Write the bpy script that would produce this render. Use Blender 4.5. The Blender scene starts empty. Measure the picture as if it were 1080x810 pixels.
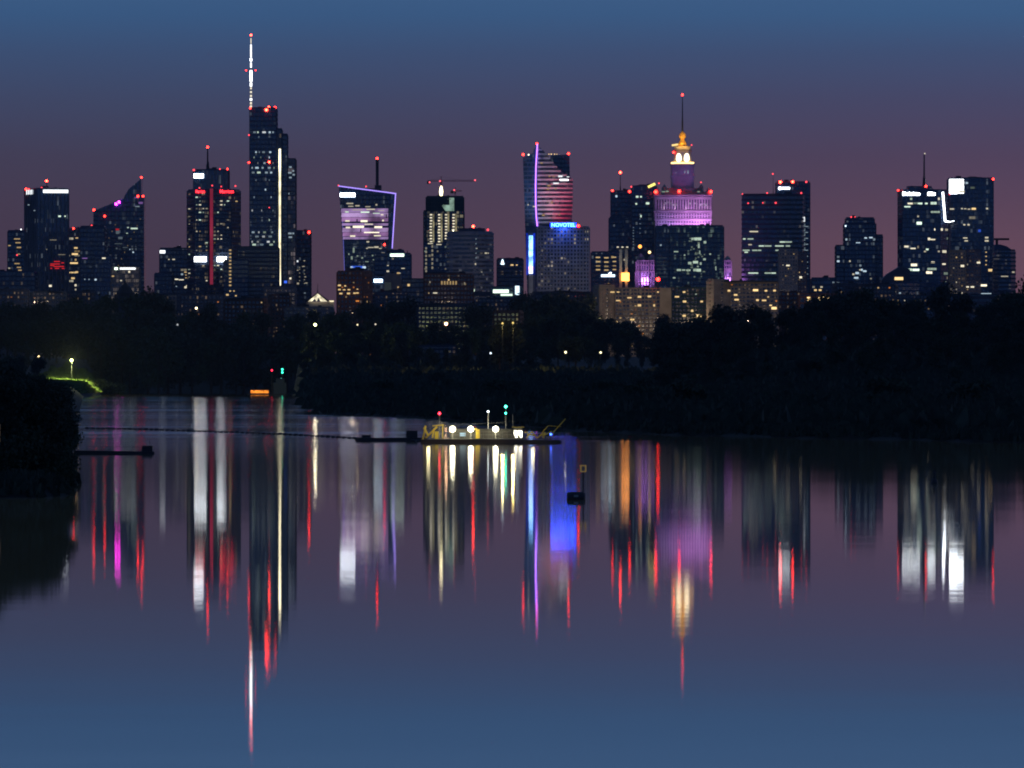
import bpy, bmesh, math, random
from mathutils import Vector, Matrix
R = math.radians
rnd = random.Random(7)
F, HZ, CAMH = 7240.0, 399.5, 10.0          # focal length in photo pixels, horizon row, eye height
C = bpy.context.scene.collection
sc = bpy.context.scene

def px2x(px, D): return (px - 540.0) / F * D
def py2z(py, D): return CAMH + (HZ - py) / F * D
def sstep(a, b, v):
    t = min(1, max(0, (v - a) / (b - a))); return t * t * (3 - 2 * t)

# ------------------------------------------------------------------ materials
def srgb(r, g, b):
    f = lambda c: (c / 12.92 if c <= .04045 else ((c + .055) / 1.055) ** 2.4)
    return (f(r / 255), f(g / 255), f(b / 255))
M = {}
def newmat(name):
    m = bpy.data.materials.new(name); m.use_nodes = True; m.node_tree.nodes.clear()
    return m, m.node_tree.nodes, m.node_tree.links
def plain(name, col, rough=.7, metal=0., noise=.25, scale=.15):
    if name in M: return M[name]
    m, N, L = newmat(name)
    o = N.new('ShaderNodeOutputMaterial'); p = N.new('ShaderNodeBsdfPrincipled')
    tc = N.new('ShaderNodeTexCoord'); nz = N.new('ShaderNodeTexNoise'); nz.inputs['Scale'].default_value = scale
    nz.inputs['Detail'].default_value = 5
    rp = N.new('ShaderNodeValToRGB')
    rp.color_ramp.elements[0].color = (*[c * (1 - noise) for c in col], 1)
    rp.color_ramp.elements[1].color = (*[min(1, c * (1 + noise)) for c in col], 1)
    rp.color_ramp.elements[0].position = .3; rp.color_ramp.elements[1].position = .7
    L.new(tc.outputs['Object'], nz.inputs['Vector']); L.new(nz.outputs['Fac'], rp.inputs[0]); L.new(rp.outputs[0], p.inputs['Base Color'])
    p.inputs['Roughness'].default_value = rough; p.inputs['Metallic'].default_value = metal
    L.new(p.outputs[0], o.inputs[0]); M[name] = m; return m
def glow(name, col, s, vary=0):
    key = 'glow_' + name
    if key in M: return M[key]
    m, N, L = newmat(key)
    o = N.new('ShaderNodeOutputMaterial'); e = N.new('ShaderNodeEmission')
    e.inputs[0].default_value = (*col, 1); e.inputs[1].default_value = s
    if vary:
        tc = N.new('ShaderNodeTexCoord'); nz = N.new('ShaderNodeTexNoise'); nz.inputs['Scale'].default_value = vary
        nz.inputs['Detail'].default_value = 3
        mr = N.new('ShaderNodeMapRange'); mr.inputs[1].default_value = .35; mr.inputs[2].default_value = .65
        mr.inputs[3].default_value = s * .35; mr.inputs[4].default_value = s * 1.5
        L.new(tc.outputs['Object'], nz.inputs['Vector']); L.new(nz.outputs['Fac'], mr.inputs[0]); L.new(mr.outputs[0], e.inputs[1])
    L.new(e.outputs[0], o.inputs[0])
    m.cycles.emission_sampling = 'NONE'
    M[key] = m; return m
def facade(name, base, fh, bay, dens=.1, ecol=(1, .8, .5), es=.15, rough=.18, ior=2.4, seed=0):
    """window glass: every pane reflects a little differently, a few rooms behind it are dimly lit"""
    if name in M: return M[name]
    m, N, L = newmat(name)
    def nd(t, **k):
        n = N.new(t)
        for a, b in k.items(): setattr(n, a, b)
        return n
    def mth(op, a, b=None):
        n = nd('ShaderNodeMath', operation=op)
        for i, v in enumerate((a, b)):
            if v is None: continue
            if isinstance(v, (int, float)): n.inputs[i].default_value = v
            else: L.new(v, n.inputs[i])
        return n.outputs[0]
    tc = nd('ShaderNodeTexCoord'); sp = nd('ShaderNodeSeparateXYZ'); L.new(tc.outputs['Object'], sp.inputs[0])
    u = mth('FLOOR', mth('DIVIDE', mth('ADD', sp.outputs[0], mth('MULTIPLY', sp.outputs[1], .93)), bay))
    v = mth('FLOOR', mth('DIVIDE', sp.outputs[2], fh))
    cb = nd('ShaderNodeCombineXYZ'); L.new(u, cb.inputs[0]); L.new(v, cb.inputs[1]); cb.inputs[2].default_value = seed
    wn = nd('ShaderNodeTexWhiteNoise', noise_dimensions='3D'); L.new(cb.outputs[0], wn.inputs[0])
    big = nd('ShaderNodeTexNoise'); big.inputs['Scale'].default_value = .045; big.inputs['Detail'].default_value = 2
    L.new(tc.outputs['Object'], big.inputs['Vector'])
    thr = mth('SUBTRACT', 1.0, mth('MULTIPLY', big.outputs['Fac'], dens * 2))
    on = mth('GREATER_THAN', wn.outputs['Value'], thr)
    se = nd('ShaderNodeSeparateColor'); L.new(wn.outputs['Color'], se.inputs[0])
    st = mth('MULTIPLY', on, mth('MULTIPLY', mth('POWER', se.outputs[1], 3.0), es * .4))
    p = nd('ShaderNodeBsdfPrincipled'); o = nd('ShaderNodeOutputMaterial')
    hs = nd('ShaderNodeMixRGB', blend_type='MIX'); hs.inputs[1].default_value = (*[c * .4 for c in base], 1); hs.inputs[2].default_value = (*[c * 2.2 for c in base], 1)
    L.new(se.outputs[2], hs.inputs[0]); L.new(hs.outputs[0], p.inputs['Base Color'])
    p.inputs['IOR'].default_value = ior
    L.new(mth('MULTIPLY', mth('ADD', .6, se.outputs[0]), rough), p.inputs['Roughness'])
    p.inputs['Emission Color'].default_value = (*ecol, 1); L.new(st, p.inputs['Emission Strength'])
    L.new(p.outputs[0], o.inputs[0]); m.cycles.emission_sampling = 'NONE'
    M[name] = m; return m

WARM, ORAN, COOL, NEUT, GREE, WHIT = (1, .68, .30), (1, .33, .06), (.66, .86, 1), (1, .90, .66), (.78, 1, .80), (.92, .97, 1)
def wmat(col, s):
    cols = {'warm': WARM, 'orange': ORAN, 'cool': COOL, 'neutral': NEUT, 'green': GREE, 'white': WHIT,
            'purple': (.62, .30, 1), 'blue': (.05, .16, 1), 'red': (1, .03, .04), 'pink': (1, .08, .7)}
    return glow('%s_%g' % (col, s), cols[col], s)
RED = glow('red_lamp', (1, .022, .014), 17)
REDB = glow('red_lamp_bright', (1, .03, .015), 36)
REDD = glow('red_lamp_dim', (1, .06, .08), 2.6)
steel = plain('dark_steel', (.035, .038, .045), .5, .3)
conc = plain('grey_concrete', (.16, .16, .17), .85)
concd = plain('dark_concrete', (.06, .075, .11), .85)
blue_sp = plain('blue_grey_spandrel', (.055, .085, .16), .6)
navy_sp = plain('navy_spandrel', (.028, .055, .125), .5)
stone = plain('pale_stone', (.42, .37, .33), .9)
beige = plain('beige_render', (.30, .25, .20), .9)
brick = plain('brown_red_brick', (.17, .075, .055), .9)
roofm = plain('roof_felt', (.03, .032, .04), .9)

# ------------------------------------------------------------------ mesh helpers
class MB:
    def __init__(s): s.v = []; s.f = []
    def box(s, x0, x1, y0, y1, z0, z1):
        b = len(s.v)
        s.v += [(x0, y0, z0), (x1, y0, z0), (x1, y1, z0), (x0, y1, z0), (x0, y0, z1), (x1, y0, z1), (x1, y1, z1), (x0, y1, z1)]
        s.f += [tuple(b + i for i in q) for q in ((0, 3, 2, 1), (4, 5, 6, 7), (0, 1, 5, 4), (1, 2, 6, 5), (2, 3, 7, 6), (3, 0, 4, 7))]
        return s
    def bar(s, a, b, w, h=None):
        h = h or w; a = Vector(a); b = Vector(b); d = (b - a)
        if d.length < 1e-6: return s
        d.normalize(); up = Vector((0, 0, 1)) if abs(d.z) < .95 else Vector((0, 1, 0))
        u = d.cross(up).normalized(); w2 = u.cross(d).normalized(); n = len(s.v)
        for p in (a, b):
            for i, j in ((-1, -1), (1, -1), (1, 1), (-1, 1)):
                q = p + u * (i * w / 2) + w2 * (j * h / 2); s.v.append(tuple(q))
        s.f += [tuple(n + i for i in q) for q in ((0, 1, 2, 3), (7, 6, 5, 4), (0, 4, 5, 1), (1, 5, 6, 2), (2, 6, 7, 3), (3, 7, 4, 0))]
        return s
    def lathe(s, prof, n=12, c=(0, 0), rot=0, sq=1.0):
        b = len(s.v)
        for r, z in prof:
            for k in range(n):
                a = rot + 2 * math.pi * k / n; s.v.append((c[0] + r * math.cos(a), c[1] + r * math.sin(a) * sq, z))
        for i in range(len(prof) - 1):
            for k in range(n):
                k2 = (k + 1) % n; s.f.append((b + i * n + k, b + i * n + k2, b + (i + 1) * n + k2, b + (i + 1) * n + k))
        s.f.append(tuple(b + k for k in reversed(range(n)))); s.f.append(tuple(b + (len(prof) - 1) * n + k for k in range(n)))
        return s
    def prism(s, foot, z0, z1):
        b = len(s.v); n = len(foot)
        s.v += [(x, y, z0) for x, y in foot] + [(x, y, z1) for x, y in foot]
        s.f.append(tuple(b + i for i in reversed(range(n)))); s.f.append(tuple(b + n + i for i in range(n)))
        for i in range(n): j = (i + 1) % n; s.f.append((b + i, b + j, b + n + j, b + n + i))
        return s
    def slab(s, pts, y0, y1):                       # frontal outline (x,z) given thickness in y
        b = len(s.v); n = len(pts)
        s.v += [(x, y0, z) for x, z in pts] + [(x, y1, z) for x, z in pts]
        s.f.append(tuple(b + i for i in range(n))); s.f.append(tuple(b + n + i for i in reversed(range(n))))
        for i in range(n): j = (i + 1) % n; s.f.append((b + j, b + i, b + n + i, b + n + j))
        return s
    def sphere(s, c, r, n=8, m=6):
        return s.lathe_at(c, [(max(.001, r * math.sin(math.pi * i / m)), -r * math.cos(math.pi * i / m)) for i in range(m + 1)], n)
    def lathe_at(s, c, prof, n):
        return s.lathe([(r, z + c[2]) for r, z in prof], n, (c[0], c[1]))
    def build(s, name, mat, parent=None, fix=True):
        me = bpy.data.meshes.new(name); me.from_pydata(s.v, [], s.f)
        if fix:
            bm = bmesh.new(); bm.from_mesh(me); bmesh.ops.recalc_face_normals(bm, faces=bm.faces); bm.to_mesh(me); bm.free()
        me.materials.append(mat); me.update()
        o = bpy.data.objects.new(name, me); C.objects.link(o); o.parent = parent
        return o
def tag(o, label=None, cat=None, group=None, kind=None):
    if label: o['label'] = label
    if cat: o['category'] = cat
    if group: o['group'] = group
    if kind: o['kind'] = kind
    return o
def empty(name, loc, label, cat, group=None):
    o = bpy.data.objects.new(name, None); C.objects.link(o); o.location = loc; o.empty_display_size = 1
    return tag(o, label, cat, group)
def copy_thing(root, loc, rz=0, scale=(1, 1, 1), label=None, group=None):
    c = root.copy(); C.objects.link(c); c.location = loc; c.rotation_euler = (0, 0, rz); c.scale = scale
    if label: c['label'] = label
    if group: c['group'] = group
    for ch in root.children:
        d = ch.copy(); C.objects.link(d); d.parent = c
    return c
def text_part(name, txt, mat, parent, x0, x1, z0, z1, y, roty=0):
    cu = bpy.data.curves.new(name, 'FONT'); cu.body = txt; cu.extrude = .12; cu.align_x = 'CENTER'; cu.align_y = 'CENTER'; cu.offset = .018
    t = bpy.data.objects.new(name + '_curve', cu); C.objects.link(t)
    dg = bpy.context.evaluated_depsgraph_get(); me = bpy.data.meshes.new_from_object(t.evaluated_get(dg))
    bpy.data.objects.remove(t); bpy.data.curves.remove(cu)
    xs = [v.co.x for v in me.vertices]; ys = [v.co.y for v in me.vertices]
    w = max(xs) - min(xs); h = max(ys) - min(ys); cx = (max(xs) + min(xs)) / 2; cy = (max(ys) + min(ys)) / 2
    for v in me.vertices:
        X = (v.co.x - cx) / w * (x1 - x0) + (x0 + x1) / 2; Z = (v.co.y - cy) / h * (z1 - z0) + (z0 + z1) / 2
        v.co = Vector((X, y - v.co.z * 2 - .3, Z))
    me.materials.clear(); me.materials.append(mat); me.name = name
    o = bpy.data.objects.new(name, me); C.objects.link(o); o.parent = parent
    return o
_wm = {}
def wmesh(w, h, mat):
    k = (round(w, 2), round(h, 2), mat.name)
    if k not in _wm:
        me = bpy.data.meshes.new('window'); b = MB().box(-w / 2, w / 2, -.12, .02, -h / 2, h / 2)
        me.from_pydata(b.v, [], b.f); me.materials.append(mat); _wm[k] = me
    return _wm[k]
_lm = {}
def lamp_mesh(r, mat):
    k = (round(r, 2), mat.name)
    if k not in _lm:
        me = bpy.data.meshes.new('lamp'); b = MB().sphere((0, 0, 0), r, 8, 6)
        me.from_pydata(b.v, [], b.f); me.materials.append(mat); _lm[k] = me
    return _lm[k]

# ------------------------------------------------------------------ the lie of the land
def interp(tab, x):
    if x <= tab[0][0]: return tab[0][1]
    for (a, b), (c, d) in zip(tab, tab[1:]):
        if x <= c: return b + (d - b) * (x - a) / (c - a)
    return tab[-1][1]
SH = [(-900, 5200), (60, 5000), (200, 4850), (312, 4700), (322, 3200), (335, 1905), (450, 1745), (520, 1520), (600, 1300), (700, 1215), (850, 1150), (1080, 1070), (1500, 850), (2300, 700)]
def wob(x, y): return math.sin(x * .031 + y * .017) * .5 + math.sin(x * .11 - y * .07 + 1.3) * .3 + math.sin(x * .27 + y * .19) * .2
def ground(x, y):
    D = max(y, 60.0); px = 540 + x / D * F
    d1 = y - interp(SH, px) + 12 * wob(x, y)
    edge = px2x(90 + 5 * math.sin(D * .012) * (D < 2000) + 20 * sstep(3800, 4150, D), D)
    d2 = min((edge - x) * 6, (y - (568 + max(0, (px - 40)) * .3)) * 1.5 + 3 * wob(x * 3, y))
    if px < -700: d2 = max(d2, y + 500 if x < -400 else -50)
    d = max(d1, d2)
    h = -2.5 + 3.7 * sstep(-8, 22, d) + 1.8 * sstep(20, 300, d)
    hill = sstep(2600, 4700, y) * 22
    hill *= 1 - .62 * (1 - sstep(92, 150, px)) * (1 - sstep(4420, 4800, y))
    right = sstep(640, 860, px) * sstep(1700, 2750, y) * 19
    land = sstep(0, 60, d)
    h += max(hill, right) * land
    g = math.exp(-(((px - 72) / 24) ** 2) - ((y - 4350) / 170) ** 2) * (7.5 + 1.6 * math.sin(px * .37) + 1.1 * math.sin(px * .83 + y * .02))
    g += math.exp(-(((px - 10) / 60) ** 2) - ((y - 2650) / 150) ** 2) * 3
    h += g * land
    return h
# terrain sheet, fanned out from the bridge the picture was taken from
pxs = [-2900, -2300, -1700, -1100, -700, -400, -200] + list(range(-100, 1200, 8)) + [1300, 1500, 1800, 2300, 3000, 3900]
ds = []
d = 420.0
while d < 8400: ds.append(d); d *= 1.018 if d > 1000 else 1.012
V = []; FF = []
for D in ds:
    for p in pxs: x = px2x(p, D); V.append((x, D, ground(x, D)))
n = len(pxs)
for i in range(len(ds) - 1):
    for j in range(n - 1): FF.append((i * n + j, i * n + j + 1, (i + 1) * n + j + 1, (i + 1) * n + j))
me = bpy.data.meshes.new('ground'); me.from_pydata(V, [], FF)
gm = plain('grass_and_soil', (.012, .016, .010), .95, 0, .5, .02)
me.materials.append(gm); [setattr(p, 'use_smooth', True) for p in me.polygons]
o = bpy.data.objects.new('ground', me); C.objects.link(o); tag(o, kind='structure')

# ------------------------------------------------------------------ river
m, N, L = newmat('river_water')
geo = N.new('ShaderNodeNewGeometry')
def mapped(sx, sy, off=0):
    mp = N.new('ShaderNodeMapping'); mp.inputs['Scale'].default_value = (sx, sy, 1); mp.inputs['Location'].default_value = (off, off * 1.7, 0)
    L.new(geo.outputs['Position'], mp.inputs[0]); return mp.outputs[0]
def noise(vec, detail=3, rough=.55):
    nz = N.new('ShaderNodeTexNoise'); nz.inputs['Scale'].default_value = 1; nz.inputs['Detail'].default_value = detail; nz.inputs['Roughness'].default_value = rough
    L.new(vec, nz.inputs['Vector']); return nz.outputs['Fac']
def mt(op, a, b=0.0, clamp=False):
    n_ = N.new('ShaderNodeMath'); n_.operation = op; n_.use_clamp = clamp
    for i, v in enumerate((a, b)):
        if isinstance(v, (int, float)): n_.inputs[i].default_value = v
        else: L.new(v, n_.inputs[i])
    return n_.outputs[0]
def mrange(v, a, b, c, d_):
    n_ = N.new('ShaderNodeMapRange')
    L.new(v, n_.inputs[0])
    for i, q in enumerate((a, b, c, d_)): n_.inputs[i + 1].default_value = q
    return n_.outputs[0]
# slow swell: long crests lying across the view; slopes of a thousandth or so
n1 = noise(mapped(.004, .05), 4, .6); n2 = noise(mapped(.03, .45, 5), 3, .6); n3 = noise(mapped(.05, .05, 9), 2)
sy = mt('ADD', mt('MULTIPLY', mt('SUBTRACT', n1, .5), .0012), mt('MULTIPLY', mt('SUBTRACT', n2, .5), .0026))
sep = N.new('ShaderNodeSeparateXYZ'); L.new(geo.outputs['Position'], sep.inputs[0])
sy = mt('ADD', sy, mrange(sep.outputs[1], 640, 960, -.0017, 0))   # added tilt of the near-water normals, shifts the mirrored skyline up the frame
sx = mt('MULTIPLY', mt('SUBTRACT', n3, .5), .0015)
cb = N.new('ShaderNodeCombineXYZ'); L.new(sx, cb.inputs[0]); L.new(sy, cb.inputs[1]); cb.inputs[2].default_value = 1
vn = N.new('ShaderNodeVectorMath'); vn.operation = 'NORMALIZE'; L.new(cb.outputs[0], vn.inputs[0])
# ruffled lanes: patches where the wind roughens the surface
lane = noise(mapped(.0022, .012, 3), 5, .6)
sep = N.new('ShaderNodeSeparateXYZ'); L.new(geo.outputs['Position'], sep.inputs[0])
far = mrange(sep.outputs[1], 900, 1500, 0, 1)
ruf = mt('MULTIPLY', mrange(lane, .50, .62, 0, 1), mt('ADD', .12, mt('MULTIPLY', far, .9)))
lee = mrange(sep.outputs[0], 35, -10, .22, 1)                     # right half lies in the lee of the wood
bay = mt('MULTIPLY', lee, mrange(sep.outputs[1], 430, 1000, 0, 1))
rough = mt('ADD', mt('ADD', .037, mt('MULTIPLY', ruf, .05)), mt('MULTIPLY', bay, .070))
gl = N.new('ShaderNodeBsdfGlossy'); gl.distribution = 'BECKMANN'; gl.inputs['Color'].default_value = (.96, .97, 1, 1)
L.new(rough, gl.inputs['Roughness']); L.new(vn.outputs[0], gl.inputs['Normal'])
df = N.new('ShaderNodeBsdfDiffuse'); df.inputs[0].default_value = (.75, .50, .22, 1)
fr = N.new('ShaderNodeFresnel'); fr.inputs['IOR'].default_value = 1.8; L.new(vn.outputs[0], fr.inputs['Normal'])
mx = N.new('ShaderNodeMixShader'); L.new(fr.outputs[0], mx.inputs[0]); L.new(df.outputs[0], mx.inputs[1]); L.new(gl.outputs[0], mx.inputs[2])
oo = N.new('ShaderNodeOutputMaterial'); L.new(mx.outputs[0], oo.inputs[0])
WATER = m
w = MB().v
me = bpy.data.meshes.new('river'); me.from_pydata([(-4100, -700, 0), (4100, -700, 0), (4100, 8500, 0), (-4100, 8500, 0)], [], [(0, 1, 2, 3)])
me.materials.append(m); o = bpy.data.objects.new('river', me); C.objects.link(o); tag(o, kind='structure')

# ------------------------------------------------------------------ buildings
def w_px_small(w, h): return w * h < 14
class Bld:
    def __init__(s, name, label, cat, pxc, D, group=None):
        s.D = D; s.k = D / F; s.pxc = pxc; x = px2x(pxc, D); s.z0 = ground(x, D) - 1.5
        s.root = empty(name, (x, D, s.z0), label, cat, group); s.nw = 0; s.pal = ['neutral']; s.far = []
    def X(s, px): return (px - s.pxc) * s.k
    def Z(s, py): return py2z(py, s.D) - s.z0
    def box(s, name, mat, p0, p1, y0, y1, ytop, ybot=None, parent=None):
        return MB().box(s.X(p0), s.X(p1), y0, y1, 0 if ybot is None else s.Z(ybot), s.Z(ytop)).build(name, mat, parent or s.root)
    def foot(s, foot, ytop, ybot, glass, trim, fh=3.8, bay=3.2, sp=1.2, mul=.35, out=.3, name='facade', top=True, lit=0, pal=('neutral',), run=1, strs=(.5, 1.2, 2.4), lo=None, hi=None):
        """a block on a footprint [(px, metres behind the front)], with floor bands and mullions standing proud of the glass"""
        P = [(s.X(a), b) for a, b in foot]; z0 = 0 if ybot is None else s.Z(ybot); z1 = s.Z(ytop)
        body = MB().prism(P, z0, z1).build(name, glass, s.root)
        g = MB(); n = len(P)
        area = sum(P[i][0] * P[(i + 1) % n][1] - P[(i + 1) % n][0] * P[i][1] for i in range(n))
        k0 = int(math.ceil(z0 / fh)); k1 = int(z1 / fh)
        for i in range(n):
            a = Vector(P[i]); b = Vector(P[(i + 1) % n]); d_ = b - a; Ln = d_.length
            if Ln < 1.5: continue
            d_ /= Ln; nr = Vector((d_.y, -d_.x)) * (1 if area > 0 else -1)
            def strip(t0, t1, za, zb, oo_):
                A = a + d_ * t0; B = a + d_ * t1; c = len(g.v)
                for q, z in ((A, za), (B, za), (B, zb), (A, zb)): g.v.append((q.x + nr.x * oo_, q.y + nr.y * oo_, z))
                for q, z in ((A, za), (B, za), (B, zb), (A, zb)): g.v.append((q.x - nr.x * .1, q.y - nr.y * .1, z))
                g.f.extend([tuple(c + j for j in q) for q in ((0, 1, 2, 3), (0, 4, 5, 1), (1, 5, 6, 2), (2, 6, 7, 3), (3, 7, 4, 0))])
            if sp > 0:
                for k in range(k0, k1 + 1):
                    strip(0, Ln, max(z0, k * fh - sp / 2), min(z1 + .01, k * fh + sp / 2), out)
            nb = max(1, round(Ln / bay)); bw = Ln / nb
            if mul > 0 and nr.y < .7:
                for j in range(nb + 1):
                    c_ = min(max(j * bw, mul / 2), Ln - mul / 2); strip(c_ - mul / 2, c_ + mul / 2, z0, z1, out + .012 if sp > 0 else out)
            if lit and nr.y < -.25:
                hh = fh - sp - .2
                za = s.Z(lo) if lo else z0; zb = s.Z(hi) if hi else z1
                for k in range(k0, k1):
                    if not za <= k * fh < zb: continue
                    rowp = lit * rnd.choice((.15, .5, 1, 1, 2.2)); j = 0
                    while j < nb:
                        if rnd.random() < rowp:
                            r = min(nb - j, 1 + int(rnd.random() * run)); cx_ = (j + r / 2) * bw; q = a + d_ * cx_ + nr * .14
                            f_ = rnd.uniform(.45, .8); s.winat(q.x, q.y, (k + .5) * fh, (bw * r - mul - .15) * (f_ if r == 1 else .9), hh * rnd.uniform(.45, .8), rnd.choice(pal), rnd.choice(strs) * .36, math.atan2(d_.y, d_.x)); j += r + 1
                        else: j += 1
        if g.v: g.build('cladding', trim, s.root, fix=False)
        if top:
            cx = sum(p[0] for p in P) / n; cy = sum(p[1] for p in P) / n
            xs = [p[0] for p in P]; ys = [p[1] for p in P]; wx = max(xs) - min(xs); wy = max(ys) - min(ys)
            if wx > 9 and wy > 8:
                for q in range(1 + int(wx > 18) + int(wx > 30)):
                    ax = cx + wx * rnd.uniform(-.3, .22); ay = cy + wy * rnd.uniform(-.25, .1); MB().box(ax, ax + rnd.uniform(1.6, 4.5), ay, ay + rnd.uniform(2, 4), z1 + .02, z1 + rnd.uniform(1.4, 3.2)).build('roof_plant', roofm, s.root)
            pr = MB().prism([(cx + (x - cx) * .96, cy + (y - cy) * .96) for x, y in P], z1 + .01, z1 + 1.2).build('parapet', trim, s.root)
        return body
    def rect(s, p0, p1, ytop, glass, trim, dep=28, front=0, ybot=None, side=0, **k):
        """side>0: turned so that its left flank shows by side pixels; side<0: the right flank"""
        if side > 0: ft = [(p0, front + dep * .8), (p0 + side, front), (p1, front + 4), (p1 - side, front + dep * .8 + 4)]
        elif side < 0: ft = [(p0, front + 4), (p1 + side, front), (p1, front + dep * .8), (p0 - side, front + dep * .8 + 4)]
        else: ft = [(p0, front), (p1, front), (p1, front + dep), (p0, front + dep)]
        return s.foot(ft, ytop, ybot, glass, trim, **k)
    def winat(s, x, y, z, w_, h_, col, st, rz=0):
        if s.nw >= 100: return
        s.nw += 1
        o = bpy.data.objects.new('window', wmesh(w_, h_, wmat(col, st))); C.objects.link(o); o.parent = s.root
        o.location = (x, y, z); o.rotation_euler = (0, 0, rz)
    def win(s, px, py, wp, hp, col='neutral', st=2, y=-.45):
        s.winat(s.X(px), y, s.Z(py), wp * s.k * .9, hp * s.k * .85, col, round(min(st * .42, 1.15) if w_px_small(wp, hp) else st * .6, 2))
    def wins(s, lst, col='neutral', st=2, y=-.45):
        for q in lst: s.win(*q, col=col, st=st, y=y)
    def lamp(s, px, py, y=2, r=1.05, mat=None):
        o = bpy.data.objects.new('aviation_lamp', lamp_mesh(round(r * rnd.choice((.62, .72, .8, .9)), 2), mat or RED)); C.objects.link(o); o.parent = s.root
        o.location = (s.X(px), y, s.Z(py)); return o
    def mast(s, px, ytop, ybot, w=.9, y=10, mat=None, name='antenna'):
        b = MB(); za, zb = s.Z(ybot), s.Z(ytop); x = s.X(px)
        b.lathe([(w, za - 1), (w * .8, za + (zb - za) * .3), (w * .5, za + (zb - za) * .32), (w * .35, zb)], 8, (x, y))
        return b.build(name, mat or steel, s.root)
    def sign(s, p0, p1, yt, yb, col='white', st=6, y=-.9, name='roof_sign', th=.5):
        return MB().box(s.X(p0), s.X(p1), y, y + th, s.Z(yb), s.Z(yt)).build(name, wmat(col, st), s.root)
    def slab(s, name, mat, pts, y0, y1): return MB().slab([(s.X(a), s.Z(b)) for a, b in pts], y0, y1).build(name, mat, s.root)
    def bands(s, pts, mat, y, fh=3.8, sp=1.2, out=.3, name='cladding', bay=0, mul=.3, ylo=None, curve=None):
        """floor bands that follow a frontal outline"""
        P = [(s.X(a), s.Z(b)) for a, b in pts]; g = MB(); zs = [p[1] for p in P]
        z = max(min(zs), 0) + fh * .5
        if ylo: z = max(z, s.Z(ylo))
        z = math.ceil(z / fh) * fh
        def span(z):
            xs = []
            for (x0, a), (x1, b) in zip(P, P[1:] + P[:1]):
                if (a <= z < b) or (b <= z < a): xs.append(x0 + (x1 - x0) * (z - a) / (b - a))
            return (min(xs), max(xs)) if len(xs) >= 2 else None
        while z < max(zs) - .5:
            q = span(z)
            if q: g.box(q[0] - out * .5, q[1] + out * .5, y - out, y + .05, z - sp / 2, z + sp / 2)
            z += fh
        if bay:
            xa, xb = min(p[0] for p in P), max(p[0] for p in P); x = xa + bay
            while x < xb:
                zz = [zq for zq in [max(0, min(zs)) + i * 1.0 for i in range(int(max(zs) - max(0, min(zs))))] if span(zq) and span(zq)[0] < x < span(zq)[1]]
                if zz: g.box(x - mul / 2, x + mul / 2, y - out - .02, y + .03, min(zz), max(zz))
                x += bay
        return g.build(name, mat, s.root, fix=False)

G_navy = facade('navy_curtain_glass', (.012, .040, .095), 3.8, 1.6, .10, (.75, .9, 1), .22, seed=1)
G_blue = facade('blue_curtain_glass', (.012, .045, .10), 3.8, 1.5, .18, (.7, .9, 1), .30, seed=2)
G_dark = facade('dark_window_glass', (.012, .022, .045), 3.4, 1.5, .08, (1, .75, .45), .25, seed=3)
G_home = facade('apartment_window_glass', (.016, .022, .038), 3.0, 1.5, .16, (1, .66, .33), .35, seed=4)
G_teal = facade('teal_curtain_glass', (.008, .045, .07), 3.8, 1.6, .22, (.7, 1, .85), .28, seed=5)
G_bank = facade('grey_curtain_glass', (.02, .035, .08), 4.2, 1.6, .08, (1, .9, .7), .22, seed=6)

# ---- far left group
b = Bld('office_block', 'short office block with warm windows and red roof lamp, left of the ribbed tower', 'office block', 17, 6150)
b.rect(8, 26, 244, G_navy, navy_sp, dep=25, lit=.05, pal=('warm', 'neutral'))
b.lamp(9, 246); b.lamp(13, 245, mat=REDD); b.lamp(22, 242, mat=wmat('white', 3), r=.8)
b.wins([(18, 252, 7, 1.3), (19, 256, 6, 1.3), (20, 261, 5, 1.5), (10, 259, 3, 1.3), (20, 268, 3, 1), (18, 278, 6, 1.2), (20, 282, 5, 1.2), (21, 285, 4, 1.3)], 'warm', 1.1)
b.wins([(11, 289, 4, 1), (19, 290, 5, 1), (10, 292, 1.5, 1.5)], 'cool', 1.1)
b.lamp(18, 269, y=-1, mat=REDD)
b = Bld('low_block', 'low dark wide block at the left edge, standing before the ribbed tower', 'building', 5, 5750)
b.rect(-22, 37, 287, G_dark, navy_sp, dep=30, lit=.01, pal=('warm',))

b = Bld('ribbed_tower', 'tall tower with vertical ribs, white light bars on top and red letters low down', 'skyscraper', 48, 5950)
b.foot([(24, 24), (38.5, 0), (72, 5), (58, 30)], 199.5, None, G_navy, plain('pale_rib', (.15, .16, .20), .6), fh=3.9, bay=3.7, sp=0, mul=.8, out=.7)
b.box('plant_room', concd, 42, 50, 8, 18, 196, 199)
b.mast(48.5, 191, 198, .8, 10); b.lamp(48.5, 190.5, y=8, mat=REDB, r=1.1); b.lamp(43.5, 198.2, y=5, mat=REDD)
b.lamp(26, 199, y=16); b.lamp(29, 199, y=14, mat=REDD)
b.foot([(25.6, 20.8), (34.2, 6.4), (34.4, 6.2), (26, 20.5)], 199.8, 204.6, wmat('white', 1.6), wmat('white', 1.6), sp=0, mul=0, top=False, name='light_bar')
b.foot([(45.5, 0.0), (71.6, 3.6), (71.6, 4.4), (45.5, 1)], 200, 203.4, wmat('white', 1.8), wmat('white', 1.8), sp=0, mul=0, top=False, name='light_bar')
b.wins([(62.7, 228, 3, 1.8), (68.5, 228, 1.5, 1.5)], 'green', 4, y=2.4); b.wins([(30, 216, 2, 1.4), (36.5, 222, 3, 1)], 'cool', .8, y=2)
b.wins([(56, 253, 8, 1), (49, 263, 1.6, 1.2), (65, 268.5, 8, .8)], 'neutral', .5, y=1.6); b.win(53, 301.5, 3, 2.4, 'neutral', 4, 1)
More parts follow.
